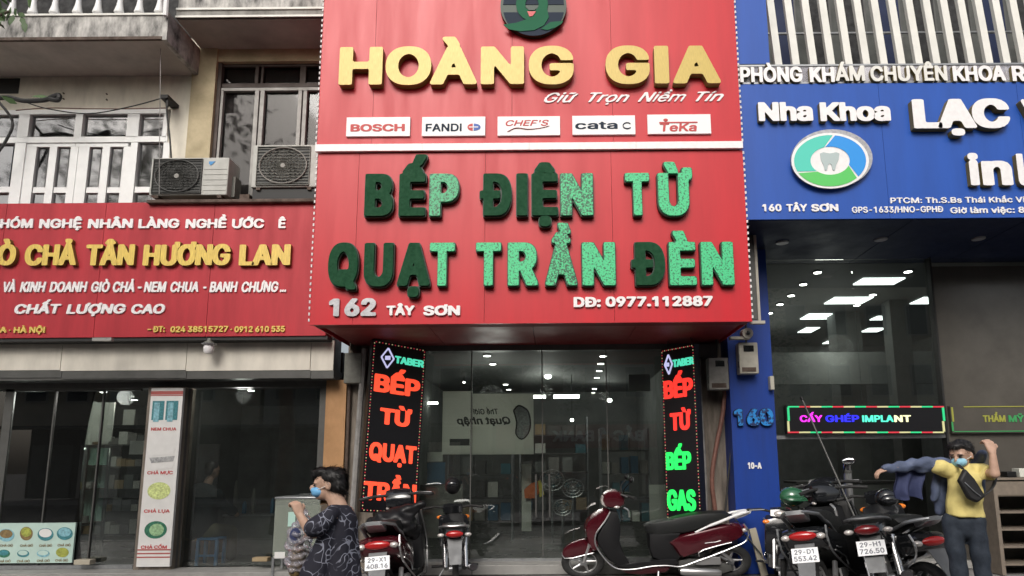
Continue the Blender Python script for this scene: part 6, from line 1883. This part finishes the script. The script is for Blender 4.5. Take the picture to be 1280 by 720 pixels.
# --- man in the yellow shirt pulling on a blue jacket
def man():
    Y = 5.75; wd = 1.14
    c = P(1196, 568, Y); cx = c.x
    X = lambda px, py, dy=0: Vector((cx + (P(px, py, Y).x - cx) / wd, Y + dy, P(px, py, Y).z))
    WX = lambda v: Vector((cx + (v.x - cx) * wd, v.y, v.z))
    B = thing('person', 'man in a pale yellow shirt and jeans pulling on a blue jacket beside the motorbikes', 'person', (cx, Y, 0))
    fw = Vector((-.78, -.62, -.28)); s = 1.02
    hp, g, rot = head_parts(X(1198, 569, -.03), fw, s)
    shR = X(1229, 588, 0); shL = X(1186, 586, .02)          # picture right, picture left
    elR = X(1224, 592, -.20); wrR = X(1221.5, 566, -.20)
    elL = X(1148, 580, .05); wrL = X(1113, 586, .05)
    hip = X(1204, 652)
    body = hp + [('c', X(1201, 578), X(1206, 590), .055, .06), ('c', X(1206, 598), X(1205, 620), .10, .11, .7), ('c', X(1205, 620), X(1205, 640), .10, .08, .75), ('c', shL, shR, .06, .06),
                 ('c', shR, elR, .048, .040), ('c', elR, wrR, .038, .024), ('c', shL, elL, .045, .038), ('c', elL, wrL, .04, .027)]
    body += hand(wrR, X(1219, 552, -.17) - X(1221.5, 566, -.20), Vector((0, -1, 0)), 1.05, .8)
    body += hand(wrL, X(1100, 590) - X(1112, 586), Vector((0, -.3, 1)), .85, .6)
    ank = []
    for px, kx, ax, dy in ((1192, 1195, 1200, 0.02), (1216, 1220, 1226, -.03)):
        h = X(px, 655, dy); k = Vector((X(kx, 690).x, Y + dy - .04, .50)); a = Vector((X(ax, 720).x, Y + dy, .09))
        body += [('c', h + Vector((0, 0, -.08)), k, .055, .046), ('c', k, a, .046, .034), ('c', a + Vector((0, .03, -.03)), a + Vector((-.03, -.15, -.05)), .04, .032)]
        ank.append((h, k, a))
    blob('body', body, 'skin', B, .010, 4, wd, cx)
    hair = [('e', g(0, -.03, .055), (.084 * s, .090 * s, .075 * s), rot), ('e', g(0, -.06, .01), (.080 * s, .055 * s, .08 * s), rot), ('e', g(0, .035, .095), (.060 * s, .055 * s, .028 * s), rot)]
    ho = blob('hair', hair, 'hair', B, .009, 3, wd, cx)
    strands(B, ho, 'hair', Vector((.5, .45, -.1)), 1300, .035)
    face_bits(B, g, rot, s, wd, cx, 'mask_light')
    shirt = [('c', X(1206, 590), X(1206, 600), .09, .115, .8), ('c', X(1206, 600), X(1206, 625), .125, .130, .85), ('c', X(1206, 625), X(1206, 646), .132, .138, .85, True),
             ('c', X(1190, 587), X(1226, 588), .064, .066), ('c', X(1227, 588, -.01), X(1225, 592, -.13), .060, .068, 1, True), ('c', X(1186, 587), X(1176, 585), .070, .074)]
    sh = blob('shirt', shirt, 'shirt_yellow', B, .010, 3, wd, cx)
    for v in sh.data.vertices:
        a = v.co; v.co += v.normal * .006 * (math.sin(a.x * 30 - a.z * 34) + .6 * math.sin(a.x * 55 + a.z * 25))
    tr = []
    for h, k, a in ank:
        tr += [('c', h + Vector((0, 0, .02)), k, .078, .060), ('c', k, a + Vector((0, 0, .0)), .058, .052, 1, True)]
    tr += [('c', X(1198, 653), X(1212, 653), .088, .088, 1), ('c', X(1205, 652, -.02), X(1206, 664, -.02), .085, .07)]
    jn = blob('jeans', tr, 'jeans', B, .011, 3, wd, cx)
    for v in jn.data.vertices:
        a = v.co; v.co += v.normal * .0035 * (math.sin(a.z * 38 + a.x * 9) + math.sin(a.z * 23 - a.x * 17))
    for h, k, a in ank:
        q = WX(a); MB().ell(q + Vector((-.03, -.07, -.045)), (.075, .15, .045), 14, 8).build('shoe', 'black_plastic', B)
    # cross-body bag
    bag = [X(1190, 585, -.14), X(1181, 600, -.155), X(1192, 622, -.165), X(1202, 627, -.17), X(1212, 619, -.17), X(1199, 598, -.165)]
    G = thing('crossbody_bag', 'black crossbody bag worn on the chest of the man in the yellow shirt', 'bag', WX(X(1196, 606, -.17)))
    mb = MB(WX); mb.prism(bag, (0, -.055, 0)); mb.build('pouch', 'bag_black', G, bevel=.018)
    mb = MB(WX); mb.tube(smoothpts([X(1187, 602, -.21), X(1196, 612, -.228), X(1205, 619, -.225)]), .004, 5); mb.build('zip', 'alu', G)
    mb = MB(WX); mb.tube(smoothpts([X(1211, 620, -.17), X(1224, 610, -.16), X(1236, 598, -.08), X(1238, 592, .02)], 4), .014, 6, flat=.5); mb.build('strap', 'bag_black', G)
    mb = MB(WX); mb.tube(smoothpts([X(1190, 586, -.15), X(1190, 581, -.09), X(1192, 578, .0)], 4), .014, 6, flat=.5); mb.build('strap', 'bag_black', G)
    # jacket: one sleeve on the outstretched arm, the rest hanging behind
    J = thing('jacket', 'blue grey jacket half put on, one sleeve stretched out to the left', 'jacket', WX(X(1150, 590, .1)))
    sl = [('c', X(1183, 581, .03), X(1146, 579.5, .05), .070, .052), ('c', X(1146, 579.5, .05), X(1106, 587.5, .05), .050, .033, 1, True), ('c', X(1176, 588, .04), X(1140, 586, .06), .035, .02), ('c', X(1150, 583, .05), X(1128, 587, .05), .04, .03)]
    jo = blob('sleeve', sl, 'jacket_blue', J, .010, 2, wd, cx)
    for v in jo.data.vertices:
        a = v.co; v.co += v.normal * .007 * (math.sin(a.x * 48 + a.z * 30) + .7 * math.sin(a.x * 27 - a.z * 60))
    bk = [('c', X(1186, 588, .13), X(1236, 588, .16), .05, .06), ('c', X(1238, 588, .14), X(1232, 640, .18), .055, .07), ('c', X(1190, 600, .16), X(1192, 640, .2), .07, .05), ('c', X(1210, 600, .2), X(1212, 645, .22), .08, .08),
          ('c', X(1230, 580, .1), X(1226, 566, -.02), .05, .03), ('c', X(1180, 590, .10), X(1178, 625, .14), .03, .03)]
    jb = blob('back', bk, 'jacket_blue', J, .012, 3, wd, cx)
    for v in jb.data.vertices:
        a = v.co; v.co += v.normal * .008 * (math.sin(a.z * 26 + a.x * 30) + .7 * math.sin(a.x * 50 - a.z * 18))
    pn = MB(WX); n = 10; m_ = 8; vs = []; fs = []
    for d in (0, .02):
        for j in range(m_ + 1):
            for i in range(n + 1):
                u = i / n; v = j / m_
                px = 1126 + 36 * u + 4 * v * (1 - u) - 3 * v * u + 1.5 * math.sin(v * 7); py = 588 - 6 * u + (36 + 5 * u + 2.5 * math.sin(u * 8)) * v
                vs.append(X(px, py, .09 + .045 * math.sin(u * 11 + v * 1.5) * (.25 + v) + d))
    k0 = (n + 1) * (m_ + 1)
    for j in range(m_):
        for i in range(n):
            a = j * (n + 1) + i; fs.append((a, a + n + 1, a + n + 2, a + 1)); fs.append((k0 + a, k0 + a + 1, k0 + a + n + 2, k0 + a + n + 1))
    for i in range(n):
        for j in (0, m_): a = j * (n + 1) + i; fs.append((a, a + 1, k0 + a + 1, k0 + a))
    for j in range(m_):
        for i in (0, n): a = j * (n + 1) + i; fs.append((a, a + n + 1, k0 + a + n + 1, k0 + a))
    pn.add(vs, fs); pn.build('hanging_panel', 'jacket_lining', J, ang=80)
man()

# --- customer sitting with the back to the street inside the left shop
def sitter():
    Y = 9.85
    X = lambda px, py, dy=0: P(px, py, Y) + Vector((0, dy, 0))
    B = thing('person', 'person in dark clothes sitting on the blue stool inside the left shop', 'person', (X(252, 690).x, Y, .07))
    hp, g, rot = head_parts(X(262, 588, .1), Vector((.5, .8, -.1)), 1.1)
    blob('body', hp + [('c', X(259, 600, .06), X(256, 612), .06, .07), ('c', X(252, 625), X(250, 660), .2, .2), ('c', X(232, 620), X(270, 620), .09, .08), ('c', X(268, 622), X(286, 645, .25), .06, .04), ('c', X(230, 624), X(222, 650, .2), .06, .05),
         ('c', X(250, 665), X(240, 668, .4), .12, .09), ('c', X(240, 668, .4), X(238, 700, .4), .08, .05), ('c', X(262, 665), X(272, 668, .4), .12, .09), ('c', X(272, 668, .4), X(272, 700, .4), .08, .05)], 'skin', B, .02, 3)
    blob('shirt', [('c', X(252, 622), X(249, 655), .23, .25), ('c', X(231, 620), X(271, 620), .12, .11), ('c', X(268, 622), X(282, 640, .2), .09, .08), ('c', X(230, 624), X(224, 644, .15), .09, .08)], 'shirt_dark', B, .02, 3)
    blob('trousers', [('c', X(235, 664), X(266, 664), .14, .13), ('c', X(240, 665), X(238, 668, .4), .14, .1), ('c', X(262, 665), X(272, 668, .4), .14, .1), ('c', X(238, 668, .4), X(236, 699, .4), .1, .08), ('c', X(272, 668, .4), X(272, 699, .4), .1, .08)], 'pants_khaki', B, .02, 3)
    blob('hair', [('e', g(0, -.03, .05), (.09, .1, .09), rot), ('e', g(0, -.06, 0), (.085, .06, .09), rot)], 'hair', B, .012, 3)
    Y = 9.6
    S = thing('stool', 'blue plastic stool under the seated person', 'stool', (X(258, 700).x, Y, .075))
    x0, x1 = P(245, 680, Y).x, P(272, 680, Y).x; z1 = P(258, 673, Y).z
    bx('seat', 'stool_blue', S, x0, x1, Y, Y + .26, z1 - .03, z1, bevel=.01)
    for a in (x0, x1 - .04):
        for b in (Y, Y + .22): bx('leg', 'stool_blue', S, a, a + .04, b, b + .04, .075, z1 - .03)
    bx('rail', 'stool_blue', S, x0 + .04, x1 - .04, Y + .01, Y + .03, .2, .23)
sitter()

# ================================================================ BIKES ACROSS THE STREET (reflected in the glass)
def copy_tree(o, parent=None):
    c = o.copy(); col.objects.link(c); c.parent = parent
    for ch in o.children: copy_tree(ch, c)
    return c
_src = [o for o in bpy.data.objects if o.name in ('scooter', 'scooter.001', 'motorbike', 'motorbike.002')]
for k, (x, lab) in enumerate(((-7.5, 'parked bike far left on the opposite pavement, reflected in the left glass'), (-2.2, 'parked bike on the opposite pavement left of the tree, reflected in the middle glass'), (1.2, 'parked bike on the opposite pavement right of the tree, reflected in the middle glass'), (5.5, 'parked bike on the opposite pavement facing the clinic glass'))):
    c = copy_tree(_src[k % len(_src)])
    c.location = (x, -8.9, 0); c['label'] = lab; c['group'] = 'motorbikes parked across the street'
